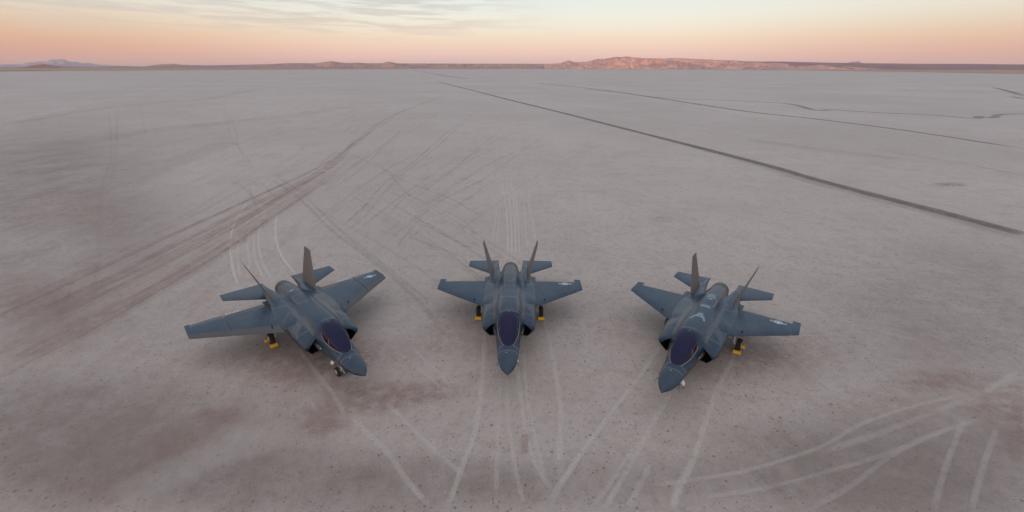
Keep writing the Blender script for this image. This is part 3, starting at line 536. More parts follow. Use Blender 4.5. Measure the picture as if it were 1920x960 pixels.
for ti, (kind, wd, st_, pts) in enumerate(TRACKS):
    v, f, cov = buf[kind]; zl += .0002
    p = catmull([tuple(q) for q in pts], 10); base = len(v); tot = len(p); z0 = zl
    for i, q in enumerate(p):
        a = Vector(p[max(i-1, 0)]); b_ = Vector(p[min(i+1, tot-1)]); d = (b_ - a).normalized() if (b_-a).length > 0 else Vector((0, 1))
        nrm = Vector((-d.y, d.x)); jit = mnoise.noise(Vector((q[0]*.2, q[1]*.2, ti)))*.5
        wv = (wd if not isinstance(wd, tuple) else wd[0] + (wd[1]-wd[0])*(i/(tot-1)))*(1 + .35*jit)*.6*WIDE[kind]
        ext = min(1, i/4, (tot-1-i)/4)
        for o_, c_ in PROFILE:
            v.append((q[0] + nrm.x*o_*wv, q[1] + nrm.y*o_*wv, z0)); cov.append(min(1, c_*st_*ext*GAIN[kind]))
    for i in range(tot-1):
        for k in range(4): a = base + i*5 + k; f.append((a, a+1, a+6, a+5))
for k, (v, f, cov) in buf.items(): cov_obj(NAMES[k], v, f, cov, OM[k])
SM = overlay_mat('reddish_soil_stain', (.29, .19, .155), (.36, .25, .21), 1.5, gap=.12)
DM = overlay_mat('edge_darkening_film', (.215, .170, .155), (.28, .23, .21), .12, gap=.45)  # lens falloff towards the view's edges, painted onto the ground
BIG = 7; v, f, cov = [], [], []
for si, (s_, c_, ring) in enumerate(STAINS_AND_EDGE_DARK):
    if si == BIG: cov_obj('edge_darkening', v, f, cov, DM); v, f, cov = [], [], []
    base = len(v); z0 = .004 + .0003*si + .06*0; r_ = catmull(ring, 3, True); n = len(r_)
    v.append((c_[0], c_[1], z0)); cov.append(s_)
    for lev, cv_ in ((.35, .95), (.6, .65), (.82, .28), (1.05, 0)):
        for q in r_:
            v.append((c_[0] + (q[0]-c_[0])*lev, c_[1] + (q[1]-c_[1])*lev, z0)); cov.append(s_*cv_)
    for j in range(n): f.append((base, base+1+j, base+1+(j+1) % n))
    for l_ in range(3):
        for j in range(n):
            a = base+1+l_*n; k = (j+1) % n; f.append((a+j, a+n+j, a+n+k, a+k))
cov_obj('soil_stain', v, f, cov, SM)
# ------------------------------------------------------------------ jet materials
def skin_mat():
    m, t, b = bsdf('grey_blue_stealth_paint', rough=.36, spec=.42)
    co = N(t, 'ShaderNodeTexCoord').outputs['Object']
    at = N(t, 'ShaderNodeAttribute', attribute_name='paint'); sp = N(t, 'ShaderNodeSeparateColor'); L(t, at.outputs['Color'], sp.inputs[0])
    a = NOISE(t, co, .55, 5, .62); q = NOISE(t, MAPV(t, co, sc=(1.2, 5, 5)), 1.0, 5, .65)
    c = MIX(t, SS(t, a, .35, .68), (.004, .025, .058), (.020, .042, .070))
    c = MIX(t, M_(t, 'MULTIPLY', SS(t, q, .45, .75), .6), c, (.062, .060, .060))
    c = MIX(t, sp.outputs[0], c, (.120, .122, .124))            # tape over the panel seams, and the painted shoulder highlight
    c = MIX(t, sp.outputs[2], c, (.016, .020, .026))            # soot, vents, other dark marks
    c = MIX(t, sp.outputs[1], c, (.22, .31, .37))               # pale markings
    L(t, c, b.inputs['Base Color'])
    L(t, M_(t, 'MULTIPLY_ADD', q, .20, .22), b.inputs['Roughness'])
    return m
SKIN = skin_mat()
EDGE = mottled('bare_edge_coating', (.045, .055, .068), (.075, .072, .074), 2.0, .42)
WARM = mottled('warm_lit_skin', (.115, .098, .085), (.085, .078, .074), 1.2, .48)  # warm low light on fins and intake bumps, painted into their colour
DUCT = bsdf('duct_black', (.006, .006, .007), .7)[0]
GLASS, _t, _b = bsdf('canopy_tinted_glass', (.020, .009, .016), .03, 0, .7)
_sp = N(_t, 'ShaderNodeSeparateXYZ'); L(_t, N(_t, 'ShaderNodeTexCoord').outputs['Normal'], _sp.inputs[0])
L(_t, MIX(_t, SS(_t, _sp.outputs[2], .75, .35), (.004, .003, .010), (.060, .030, .024)), _b.inputs['Base Color'])    # base colour goes from near black on top to brown at the sides
_b.inputs['Specular Tint'].default_value = (.40, .44, .95, 1); _b.inputs['IOR'].default_value = 1.75
_t.nodes['Principled BSDF'].inputs['Metallic'].default_value = 0
_tr = N(_t, 'ShaderNodeBsdfTransparent'); _sp2 = MIX(_t, SS(_t, _sp.outputs[2], .75, .35), (.20, .16, .34), (.36, .20, .16)); L(_t, _sp2, _tr.inputs[0])
_mx = N(_t, 'ShaderNodeMixShader', i_0=.5); L(_t, _tr.outputs[0], _mx.inputs[1]); L(_t, _b.outputs[0], _mx.inputs[2]); L(_t, _mx.outputs[0], _t.nodes['Material Output'].inputs[0])
TUB = bsdf('cockpit_black', (.022, .022, .024), .6)[0]
SEAT = mottled('seat_grey_green', (.12, .12, .10), (.20, .19, .16), 8, .7)
FRAME = bsdf('canopy_frame_paint', (.26, .24, .24), .3)[0]
WHITE = mottled('white_gear_paint', (.78, .77, .74), (.62, .60, .56), 6, .4)
RUBBER = mottled('tyre_rubber', (.012, .012, .013), (.030, .028, .026), 6, .8)
HOT = mottled('nozzle_metal', (.050, .048, .047), (.095, .080, .070), 5, .45, .6)
MARK = bsdf('pale_blue_grey_marking', (.50, .58, .64), .5)[0]
YELL = mottled('yellow_chock_paint', (.90, .50, .012), (.72, .38, .01), 7, .5)
LAMP = bsdf('formation_light_strip', (.55, .60, .48), .4)[0]
ROPE = bsdf('chock_rope', (.45, .30, .05), .8)[0]

def seg(px, py, ax, ay, bx, by):
    vx, vy = bx-ax, by-ay; u = max(0, min(1, ((px-ax)*vx + (py-ay)*vy)/max(vx*vx+vy*vy, 1e-9)))
    return math.hypot(px - ax - vx*u, py - ay - vy*u)
def line(d, wd): return max(0.0, min(1.0, 1.5 - d/wd))
# seams drawn in plan, (x aft of the nose, distance from the centreline)
SEAMS = [(1.95, 0, 1.95, .7), (4.95, .95, 7.6, 1.05), (7.6, 1.05, 10.6, .95), (7.15, 1.0, 6.3, 1.66), (6.9, 1.0, 6.05, 1.62), (8.6, 1.0, 7.9, 1.75), (9.6, .98, 10.2, 1.7),
         (11.5, .9, 12.6, 1.0), (12.9, 0, 12.9, .7), (11.1, 0, 11.1, .5), (2.45, 0, 2.30, .75), (5.4, .9, 5.6, 1.6)]
BOXES = {'B': [(4.85, 6.70, .56, .05), (6.74, 8.75, .58, .05), (9.55, 10.05, .26, .04)], 'A': [(8.9, 10.1, .45, .04)], 'C': [(8.6, 10.0, .5, .04)]}
def paint(var, x, y, z, up):
    a = abs(y); sm = 0; mk = 0; so_ = 0
    if up > .15:
        for s_ in SEAMS: sm = max(sm, .60*line(seg(x, a, *s_), .045))
        for x0, x1, w_, t_ in BOXES[var]:
            d = min(abs(x-x0) if a < w_ else 9, abs(x-x1) if a < w_ else 9, abs(a-w_) if x0 < x < x1 else 9); sm = max(sm, .7*line(d, t_))
        if .80 < a < 1.02 and 4.9 < x < 8.8: sm = max(sm, .40)  # warm highlight along the spine shoulders, painted as a paler band
        if 1.05 < a < 1.7 and 6.05 < x - (1.3 - a)*1.2 < 6.35: sm = max(sm, .35)
        if var == 'B':
            if 6.6 < x < 10.3: so_ = max(so_, .8*max(0, 1 - abs(y + .24)/(.05 + .13*(x-6.6)/3.7)))
            if 9.65 < x < 9.95 and .02 > y > -.24: so_ = max(so_, .6)
            if y < 0 and (seg(x, y, 4.98, -1.48, 5.12, -1.38) < .07 or seg(x, y, 5.42, -1.50, 5.52, -1.36) < .04 or seg(x, y, 5.68, -1.52, 5.80, -1.36) < .05): so_ = 1
            if 10.0 < x < 12.8 and .35 < a < .8: so_ = max(so_, .35)  # darker band along each side of the rear spine
        if var == 'A':
            for x0, x1, y0, y1 in ((10.30, 10.46, -.30, .28), (10.56, 10.68, -.30, .24), (10.80, 10.92, -.26, .2), (9.92, 10.08, -.12, .10), (8.52, 8.62, -.34, .36), (8.72, 8.80, -.28, .2)):
                if x0 < x < x1 and y0 < y < y1: mk = .8
            if min(seg(x, y, 7.35, -.02, 6.35, -.38), seg(x, y, 7.35, .05, 6.45, .42)) < .06: mk = .8
            if 6.75 < x < 7.25 and abs(y) < .16 + (7.25-x)*.1: mk = max(mk, .55)
            if 6.35 < x < 7.2 and (.17 < a - (7.25-x)*.12 < .25): so_ = max(so_, .8)
            if seg(x, y, 5.30, -1.52, 5.50, -1.40) < .07: so_ = 1
            if seg(x, y, 7.35, 1.47, 7.6, 1.52) < .08: so_ = 1
        if var == 'C':
            if 11.0 < x < 11.25 and -.30 < y < -.02: mk = .8
            if seg(x, y, 5.40, -1.58, 5.52, -1.48) < .075: so_ = 1
            if .1 < abs(math.hypot(x-6.45, y+1.42)-.25)*3 < .2: sm = .6
        if seg(x, a, 11.05, 1.72, 11.14, 1.74) < .075: so_ = 1
        if math.hypot(x-1.76, y+.09) < .045: mk = 1
        if math.hypot(x-1.78, y-.10) < .045: so_ = .8
    else:
        if seg(x, z, 4.18, 1.66, 4.42, 1.74) < .05 and a > .6: mk = 1
        if var == 'C' and abs(math.hypot(x-2.45, z-1.52) - .10) < .05: mk = .7
    return (sm, mk, so_, 1)
def put_paint(o, var):
    me = o.data; at = me.color_attributes.new('paint', 'FLOAT_COLOR', 'POINT'); buf_ = []
    for v in me.vertices: buf_ += paint(var, v.co.x, v.co.y, v.co.z, v.normal.z)
    at.data.foreach_set('color', buf_)

def rnd_half(w, zt, zb, zc):
    p = []
    for t_ in (0, 28, 52, 73, 90): p.append((w*math.sin(R(t_)), zc + (zt-zc)*math.cos(R(t_))**.92))
    for t_ in (28, 52, 73, 90): p.append((w*math.cos(R(t_))**.9, zc - (zc-zb)*math.sin(R(t_))))
    p[-1] = (0, zb); return p
CAN = [  # canopy: x, top z, sill half width, sill z
 (2.30, 2.050, .03, 2.045), (2.38, 2.105, .20, 2.045), (2.50, 2.19, .31, 2.06), (2.8, 2.40, .43, 2.10), (3.2, 2.62, .54, 2.15), (3.6, 2.80, .61, 2.22), (4.0, 2.91, .645, 2.32),
 (4.25, 2.955, .62, 2.43), (4.45, 2.975, .545, 2.57), (4.6, 2.98, .44, 2.72), (4.70, 2.98, .32, 2.85), (4.74, 2.98, .22, 2.92)]
CANT = [(r[0], r[1:]) for r in CAN]
def fus_stations(var):
    W = [(0, .008), (.06, .040), (.15, .088), (.25, .142), (.5, .285), (.7, .375), (1, .47), (1.5, .565), (2, .615), (2.4, .65)]
    T = [(0, 1.695), (.06, 1.715), (.15, 1.742), (.25, 1.772), (.5, 1.84), (.7, 1.875), (1, 1.92), (1.5, 1.97), (2, 2.01), (2.4, 2.05)]
    B_ = [(0, 1.685), (.06, 1.66), (.15, 1.622), (.25, 1.585), (.5, 1.49), (.7, 1.425), (1, 1.34), (1.5, 1.23), (2, 1.14), (2.4, 1.09)]
    S = []
    for x in (0, .06, .15, .25, .5, .7, 1, 1.5, 2, 2.25): S.append((x, rnd_half(interp(W, x), interp(T, x), interp(B_, x), 1.69 - .03*min(x, 1))))
    S.append((2.55, [(0, 2.16), (.20, 2.13), (.33, 2.05), (.53, 1.93), (.665, 1.70), (.60, 1.38), (.44, 1.15), (.2, 1.075), (0, 1.07)]))
    S.append((2.9, [(0, 2.06), (.27, 2.06), (.465, 2.12), (.61, 1.95), (.70, 1.72), (.63, 1.36), (.46, 1.11), (.2, 1.045), (0, 1.04)]))
    S.append((3.4, [(0, 2.02), (.40, 2.03), (.585, 2.17), (.69, 1.99), (.745, 1.75), (.67, 1.34), (.48, 1.06), (.2, 1.01), (0, 1.0)]))
    S.append((3.8, [(0, 2.02), (.45, 2.06), (.635, 2.25), (.74, 2.03), (.785, 1.78), (.71, 1.32), (.50, 1.03), (.2, .985), (0, .98)]))
    S.append((4.2, [(0, 2.10), (.42, 2.20), (.650, 2.38), (.81, 2.08), (.84, 1.80), (.76, 1.3), (.55, 1.0), (.3, .965), (0, .96)]))
    S.append((4.45, [(0, 2.40), (.34, 2.44), (.60, 2.54), (.88, 2.14), (.90, 1.82), (.80, 1.3), (.6, .99), (.3, .95), (0, .95)]))
    hw = {'B': .13, 'A': 0, 'C': 0}[var]; hz = {'B': .05, 'A': 0, 'C': 0}[var]
    S.append((4.76, [(0, 2.98), (.40, 2.91), (.72, 2.60), (.98, 2.22), (.98, 1.84), (.82, 1.3), (.64, .98), (.35, .94), (0, .94)]))
    S.append((5.2, [(0, 3.0+hz), (.45+hw, 2.93+hz), (.78+hw*.6, 2.64), (1.02, 2.36), (.98, 1.9), (.84, 1.3), (.7, .97), (.35, .93), (0, .93)]))
    S.append((6.2, [(0, 3.0+hz), (.48+hw, 2.93+hz), (.82+hw*.6, 2.66), (1.08, 2.46), (1.2, 2.2), (1.05, 1.5), (.85, .95), (.4, .92), (0, .92)]))
    S.append((7.2, [(0, 2.95+hz*.6), (.46+hw*.5, 2.88+hz*.5), (.80, 2.64), (1.22, 2.50), (1.72, 2.20), (1.62, 1.6), (1.22, 1.0), (.6, .91), (0, .90)]))
    S.append((8.2, [(0, 2.89), (.45, 2.82), (.78, 2.60), (1.30, 2.44), (1.90, 2.16), (1.80, 1.65), (1.34, 1.0), (.65, .90), (0, .89)]))
    S.append((9.6, [(0, 2.83), (.43, 2.76), (.75, 2.54), (1.30, 2.38), (1.92, 2.14), (1.76, 1.7), (1.32, 1.06), (.65, .95), (0, .94)]))
    S.append((11.0, [(0, 2.74), (.40, 2.68), (.70, 2.47), (1.15, 2.30), (1.66, 2.12), (1.50, 1.75), (1.12, 1.2), (.55, 1.08), (0, 1.07)]))
    S.append((12.0, [(0, 2.64), (.38, 2.56), (.64, 2.34), (.90, 2.15), (1.15, 2.02), (1.05, 1.7), (.78, 1.28), (.4, 1.16), (0, 1.14)]))
    S.append((12.9, [(0, 2.53), (.30, 2.47), (.54, 2.30), (.68, 2.08), (.72, 1.83), (.66, 1.55), (.50, 1.31), (.26, 1.17), (0, 1.13)]))
    S.append((13.42, [(0, 2.475), (.25, 2.42), (.455, 2.285), (.59, 2.09), (.645, 1.83), (.595, 1.57), (.455, 1.375), (.25, 1.24), (0, 1.185)]))
    return S
def ring_from_half(h, k=5):
    c = catmull([(-h[1][0], h[1][1])] + [tuple(p) for p in h] + [(-h[-2][0], h[-2][1])], k)[k:-k]
    c[0] = (0, c[0][1]); c[-1] = (0, c[-1][1])
    return c + [(-y, z) for y, z in c[-2:0:-1]]
def loft_body(stations, step=.05):
    flat = [(x,) + tuple(q for p in h for q in p) for x, h in stations]
    xs = [s_[0] for s_ in flat]; rings = []; x = xs[0]; samples = []
    while x < xs[-1] - 1e-6:
        samples.append(x); x += step if x > .3 else .02
    samples.append(xs[-1])
    for x in samples:
        i = max(k for k in range(len(xs)) if xs[k] <= x + 1e-9); i = min(i, len(xs)-2)
        u = (x - xs[i])/(xs[i+1]-xs[i]); P = flat
        out = []
        for c_ in range(1, len(P[0])):
            p1, p2 = P[i][c_], P[i+1][c_]; h = xs[i+1]-xs[i]
            m1 = (P[i+1][c_]-P[i-1][c_])/(xs[i+1]-xs[i-1]) if i > 0 else (p2-p1)/h
            m2 = (P[i+2][c_]-P[i][c_])/(xs[i+2]-xs[i]) if i+2 < len(P) else (p2-p1)/h
            u2, u3 = u*u, u**3
            out.append((2*u3-3*u2+1)*p1 + (u3-2*u2+u)*h*m1 + (-2*u3+3*u2)*p2 + (u3-u2)*h*m2)
        hp = list(zip(out[0::2], out[1::2])); hp[0] = (0, hp[0][1]); hp[-1] = (0, hp[-1][1])
        rings.append([(x, y, z) for y, z in ring_from_half(hp)])
    return rings

def airfoil_t(c): return max(0, (1.4845*math.sqrt(max(c, 0)) - .63*c - 1.758*c*c + 1.4215*c**3 - .5075*c**4)*2)
def slab(mb, st, xa, xb, n=14, droop=0, hinge_at='a', ny=10, tip_cap=True):
    """st: [(y, xle, xte, z_le, z_te, max thickness)] sorted in y; xa, xb: functions of y giving the piece's edges in x."""
    rings = []; y0, y1 = st[0][0], st[-1][0]; tab = [(s_[0], s_[1:]) for s_ in st]
    for j in range(ny+1):
        y = y0 + (y1-y0)*j/ny; xl, xt, zl_, zt_, th = interp(tab, y); a, b_ = xa(y), xb(y); up = []; lo = []
        hx = a if hinge_at == 'a' else b_
        for k in range(n+1):
            u = k/n; u = .5 - .5*math.cos(u*math.pi); x = a + (b_-a)*u; c = (x-xl)/(xt-xl); z = zl_ + (zt_-zl_)*c
            t_ = airfoil_t(min(max(c, 0), 1))*th*.5; t_ = max(t_, .006)
            if c <= 0.0005: t_ = .004
            d = (x-hx); sgn = 1 if hinge_at == 'a' else -1
            dz = -abs(d)*math.sin(R(droop)); dx = d*math.cos(R(droop)); x_ = hx + dx
            up.append((x_, y, z + t_*1.1 + dz)); lo.append((x_, y, z - t_*.9 + dz))
        rings.append(up + lo[::-1])
    mb.ring_loft(rings)
def mirror(mb, s_):
    m2 = MB(); m2.v = [(x, y*s_, z) for x, y, z in mb.v]; m2.f = list(mb.f); return m2

def roundel(parent, cx, cy, z_at, size):
    # circle with a star cut in it and a bar on each side; bars run spanwise, the star's top points forward
    r = size; mb = MB(); n = 40
    def P(u, v, dz): x = cx - v; y = cy + u; return (x, y, z_at(x, y) + dz)
    v = [P(r*math.cos(2*math.pi*k/n)*q, r*math.sin(2*math.pi*k/n)*q, .006) for q in (.72, 1) for k in range(n)]
    mb.add(v, [(k, (k+1) % n, n + (k+1) % n, n + k) for k in range(n)])
    star = []
    for k in range(10):
        a = math.pi/2 + k*math.pi/5; q = r*.86 if k % 2 == 0 else r*.34; star.append(P(q*math.cos(a), q*math.sin(a), .006))
    mb.add([P(0, 0, .006)] + star, [(0, 1+k, 1+(k+1) % 10) for k in range(10)])
    for s_ in (-1, 1):
        for (u0, u1, v0, v1) in ((1.0, 1.95, .30, .42), (1.0, 1.95, -.42, -.30), (1.83, 1.95, -.30, .30), (1.0, 1.83, -.07, .07)):
            mb.add([P(s_*u0*r, v0*r, .006), P(s_*u1*r, v0*r, .006), P(s_*u1*r, v1*r, .006), P(s_*u0*r, v1*r, .006)], [(0, 1, 2, 3)])
    return mb.build('roundel', MARK, parent, smooth=False)

def make_jet(var, label, group):
    root = D.objects.new('fighter_jet', None); COL.objects.link(root); root.empty_display_size = 1
    tag(root, label, 'fighter jet', group)
    C = var == 'C'
    # fuselage
    mb = MB(); mb.ring_loft(loft_body(fus_stations(var)))
    fus = mb.build('fuselage', SKIN, root, sharp=42); put_paint(fus, var); fus.data.materials.append(TUB)
    for p in fus.data.polygons:
        c_ = p.center
        if 2.55 < c_.x < 4.70 and c_.z > 1.95:
            tp, ys, zs = interp(CANT, c_.x)
            if abs(c_.y) < ys - .015 and c_.z < tp - .05: p.material_index = 1
    se = MB(); se.box((4.05, 0, 2.42), (.16, .46, .62), .05); se.box((4.10, 0, 2.74), (.18, .26, .16), .04); se.box((3.80, 0, 2.14), (.50, .46, .14), .04)
    for v_ in range(len(se.v)): x_, y_, z_ = se.v[v_]; se.v[v_] = (x_ + (z_ - 2.2)*.28, y_, z_)
    se.build('ejection_seat', SEAT, root, sharp=50)
    gs = MB(); gs.ring_loft([[(x_, w_*math.sin(R(a)), z_ + h_*math.cos(R(a))) for a in range(-90, 91, 15)] for x_, w_, z_, h_ in ((2.62, .26, 2.06, .12), (2.95, .38, 2.10, .21), (3.22, .42, 2.12, .24), (3.26, .40, 2.10, .20))], closed=False)
    gs.build('glare_shield', TUB, root, sharp=50)
    for s_ in (-1, 1):      # air data probes
        ln = MB()
        ln.tube([(1.35, s_*.53, 1.60), (1.15, s_*.60, 1.60), (.95, s_*.62, 1.60)], [.022, .018, .006], 8)
        ln.build('air_probe', EDGE, root)
    for s_ in (-1, 1):
        lb = MB(); lb.box((4.30, s_*.862, 1.72), (.26, .03, .07), .01); lb.build('formation_light', LAMP, root)
    # canopy
    rings = []
    xs = [2.30, 2.33, 2.38, 2.44] + [2.5 + .06*k for k in range(38)]; xs = [x for x in xs if x < 4.74] + [4.74]
    for x in xs:
        top, ys, zs = interp(CANT, x); g = .018
        rings.append([(x, (ys+g)*math.copysign(abs(math.sin(R(a)))**.85, a), zs - .02 + (top + g - zs + .02)*max(math.cos(R(a)), 0)**.58) for a in [q*5 for q in range(-18, 19)]])
    mb = MB(); mb.ring_loft(rings, True, True, closed=False); mb.f = [f_ for f_ in mb.f if len(f_) == 4]
    can = mb.build('canopy', GLASS, root, sharp=70)
    fr = MB()      # frame round the sill, and the bow inside the front third
    sill = [(r[0], r[2] + .020, r[3] - .01) for r in CAN]; sill = catmull(sill, 5)
    loop = [(x, y, z) for x, y, z in sill] + [(4.76, 0, 3.0)] + [(x, -y, z) for x, y, z in sill[::-1]]
    fr.tube(loop, .020, 8)
    fr.build('canopy_frame', FRAME, can)
    bw = MB(); top, ys, zs = interp(CANT, 3.42)
    bw.tube([(3.42 + .10*math.cos(R(a)), (ys+.02)*math.copysign(abs(math.sin(R(a)))**.85, a), zs + (top+.02-zs)*math.cos(R(a))**.58) for a in range(-88, 89, 4)], .015, 6)
    bw.build('canopy_bow', bsdf('bow_dark', (.26, .22, .24), .3)[0] if 'bow_dark' not in D.materials else D.materials['bow_dark'], can)
    # intakes
    R0 = [(4.62, .80, 2.22), (4.50, 1.08, 2.17), (4.50, 1.30, 1.95), (4.54, 1.50, 1.70), (4.70, 1.36, 1.42), (4.87, 1.20, 1.13), (4.93, .80, 1.22)]
    R1 = [(4.78, .80, 2.36), (4.70, 1.12, 2.29), (4.68, 1.44, 2.10), (4.68, 1.71, 1.86), (4.84, 1.50, 1.46), (4.98, 1.22, 1.09), (5.02, .78, 1.10)]
    R2 = [(5.6, .80, 2.50), (5.6, 1.16, 2.42), (5.6, 1.50, 2.24), (5.6, 1.79, 1.96), (5.6, 1.62, 1.42), (5.6, 1.28, .99), (5.6, .70, .955)]
    R3 = [(6.6, .80, 2.56), (6.6, 1.16, 2.47), (6.6, 1.54, 2.31), (6.6, 1.85, 2.05), (6.6, 1.72, 1.5), (6.6, 1.30, .965), (6.6, .65, .93)]
    R4 = [(8.0, .70, 2.50), (8.0, 1.10, 2.42), (8.0, 1.5, 2.29), (8.0, 1.84, 2.10), (8.0, 1.72, 1.6), (8.0, 1.25, 1.0), (8.0, .6, .93)]
    for s_ in (-1, 1):
        cols = [catmull([q[i] for q in (R0, R1, R2, R3, R4)], 12) for i in range(7)]; rr = []
        for k in range(len(cols[0])):
            ring = [cols[i][k] for i in range(7)]; dense = []
            for i in range(6):
                for q in range(6): dense.append(tuple(ring[i][c_] + (ring[i+1][c_]-ring[i][c_])*q/6 for c_ in range(3)))
            dense.append(ring[6])
            # round the shoulder once away from the sharp lip
            sm = min(1, k/14); out = list(dense)
            for _ in range(int(6*sm)):
                out = [out[0]] + [tuple((out[j-1][c_] + 2*out[j][c_] + out[j+1][c_])/4 for c_ in range(3)) for j in range(1, len(out)-1)] + [out[-1]]
            rr.append([(x, y*s_, z) for x, y, z in out])
        mb = MB(); mb.ring_loft(rr, False, False, closed=False)
        nac = mb.build('air_intake', SKIN, root, sharp=30); put_paint(nac, var)
        md = nac.modifiers.new('lip', 'SOLIDIFY'); md.thickness = .03; md.offset = 0
        dk = MB(); rings = []
        for dx, sc in ((.05, .975), (.6, .93), (1.3, .85)):
            cy, cz = 1.12, 1.68; rings.append([(x*.0 + (x + dx if dx < 1 else 6.1), (cy + (y-cy)*sc)*s_, cz + (z-cz)*sc) for x, y, z in R0[:]])
        dk.ring_loft(rings, False, True); dk.build('intake_duct', DUCT, nac, sharp=20)
        # bump beside the intake that the air is split by
        bp = MB(); rings = []
        for k in range(13):
            a = k/12; rad = math.sin(a*math.pi)**.8; rings.append([(4.15 + 1.35*a, s_*(.80 + .21*rad*math.cos(R(q*15 - 90))), 1.76 + .36*rad*math.sin(R(q*15 - 90))) for q in range(13)])
        bp.ring_loft(rings, True, True, closed=False); bmp = bp.build('intake_bump', WARM, root)
    # booms that carry the fins and stabilizers
    for s_ in (-1, 1):
        secs = [(9.6, .7, 1.75, 1.75, 2.30), (10.8, .62, 1.70, 1.72, 2.36), (11.8, .60, 1.66, 1.75, 2.33), (12.7, .78, 1.56, 1.80, 2.27), (13.6, .90, 1.44, 1.84, 2.20), (14.5, .98, 1.28, 1.88, 2.10), (15.05, 1.04, 1.16, 1.92, 2.02)]
        rings = []
        for x, a, b_, z0, z1 in secs:
            zm = (z0+z1)/2; q = [(a, zm-.05), (a+.08, z1-.03), (a+.28*(b_-a), z1), (b_-.25*(b_-a), z1-.03), (b_, zm+.03), (b_-.1*(b_-a), z0+.05), (a+.5*(b_-a), z0), (a+.06, z0+.05)]
            rings.append([(x, y*s_, z) for y, z in catmull(q, 3, True)])
        mb = MB()
        cc = [catmull([r[i] for r in rings], 10) for i in range(len(rings[0]))]
        mb.ring_loft([[c_[k] for c_ in cc] for k in range(len(cc[0]))]); bo = mb.build('tail_boom', SKIN, root, sharp=40); put_paint(bo, var)
    # wings
    if C: st = [(1.55, 6.85, 12.05, 2.08, 2.05, .27), (4.43, 8.85, 11.96, 2.02, 2.05, .17), (6.53, 10.31, 11.90, 1.95, 2.03, .09)]
    else: st = [(1.55, 6.80, 11.80, 2.12, 2.08, .27), (5.35, 9.62, 11.24, 2.06, 2.10, .085)]
    tab = [(s_[0], s_[1:]) for s_ in st]; ytip = st[-1][0]
    xle = lambda y: interp(tab, y)[0]; xte = lambda y: interp(tab, y)[1]
    lec = (lambda y: xle(y) + (.62 if C else .46) - (y-1.55)*.045); fl = (lambda y: xte(y) - 1.0 + (y-1.55)*(.11 if C else .13))
    ysplit = 4.43; ynotch = ytip - .45; yin = 1.95
    def part(y0, y1, xa, xb, **kw):
        m_ = MB(); ys = sorted({y0, y1} | {s_[0] for s_ in st if y0 < s_[0] < y1}); slab(m_, [(y,) + tuple(interp(tab, y)) for y in ys], xa, xb, **kw); return m_
    g = .012
    for s_ in (-1, 1):
        full_end = ysplit - .015 if C else ynotch
        w_ = part(1.55, full_end, lambda y: lec(y) if y > yin else xle(y), fl, ny=24)
        # the inner root strip keeps its full chord
        r_ = part(1.55, yin, xle, xte, ny=4); w_.add(r_.v, r_.f)
        if not C: t_ = part(ynotch, ytip, xle, xte, ny=4); w_.add(t_.v, t_.f)
        wing = mirror(w_, s_).build('wing', SKIN, root, sharp=40); put_paint(wing, var)
        segs = [(yin+g, (ysplit if C else ynotch)-g)] + ([(ysplit+g, ytip)] if C else [])
        for a, b_ in segs:
            mirror(part(a, b_, xle, lambda y: lec(y)-g, droop=-0 + (16 if C else 4), hinge_at='b'), s_).build('leading_edge_flap', EDGE if C else SKIN, wing, sharp=40)
        fb = (ysplit if C else ynotch) - g
        mirror(part(yin+g, fb, lambda y: fl(y)+g, xte, droop=11 if C else 20), s_).build('flaperon', SKIN, wing, sharp=40)
        if C:
            o_ = part(ysplit+.015, ytip, lec, fl, ny=12)
            t_ = part(ytip-.30, ytip, lambda y: fl(y), lambda y: xte(y)+.02, ny=3); o_.add(t_.v, t_.f)
            mirror(o_, s_).build('folding_wing_tip', SKIN, wing, sharp=40)
            mirror(part(ysplit+.03, ytip-.32, lambda y: fl(y)+g, xte, droop=6), s_).build('aileron', SKIN, wing, sharp=40)
            fx = MB()
            for k in range(6): fx.box((11.86 - .0*k, s_*(3.35 + .16*k), 2.02), (.26, .05, .05), .01)
            fx.build('hinge_fairing', MARK, wing)
        def ztop(x, y):
            xl, xt, z0, z1, th = interp(tab, abs(y)); c_ = (x-xl)/(xt-xl); return z0 + (z1-z0)*c_ + airfoil_t(c_)*th*.55 + .018
        if s_ == 1: roundel(wing, 10.42 if not C else 10.95, 4.13 if not C else 5.52, ztop, .24)
        ps = MB(); ps.tube([(xle(2.45)+.35, s_*2.45, 2.14), (xle(2.45)+.30, s_*2.45, 2.30)], [.04, .03], 8); ps.build('aerial', DUCT, wing)
    # stabilizers
    yt = 3.95 if C else 3.42; sx = (12.15, 13.95, 15.05, 15.55) if C else (12.25, 13.70, 14.88, 15.42)
    for s_ in (-1, 1):
        m_ = MB(); slab(m_, [(1.02, sx[0] + .75, sx[3]-.02, 1.98, 1.93, .10), (1.35, sx[0] + .10, sx[3]-.10, 2.00, 1.95, .13), (yt, sx[1], sx[2], 2.10, 2.10, .05)], lambda y: interp([(1.02, sx[0]+.75), (1.35, sx[0]+.1), (yt, sx[1])], y), lambda y: interp([(1.02, sx[3]-.02), (1.35, sx[3]-.1), (yt, sx[2])], y), ny=14)
        mirror(m_, s_).build('stabilizer', SKIN, root, sharp=40)
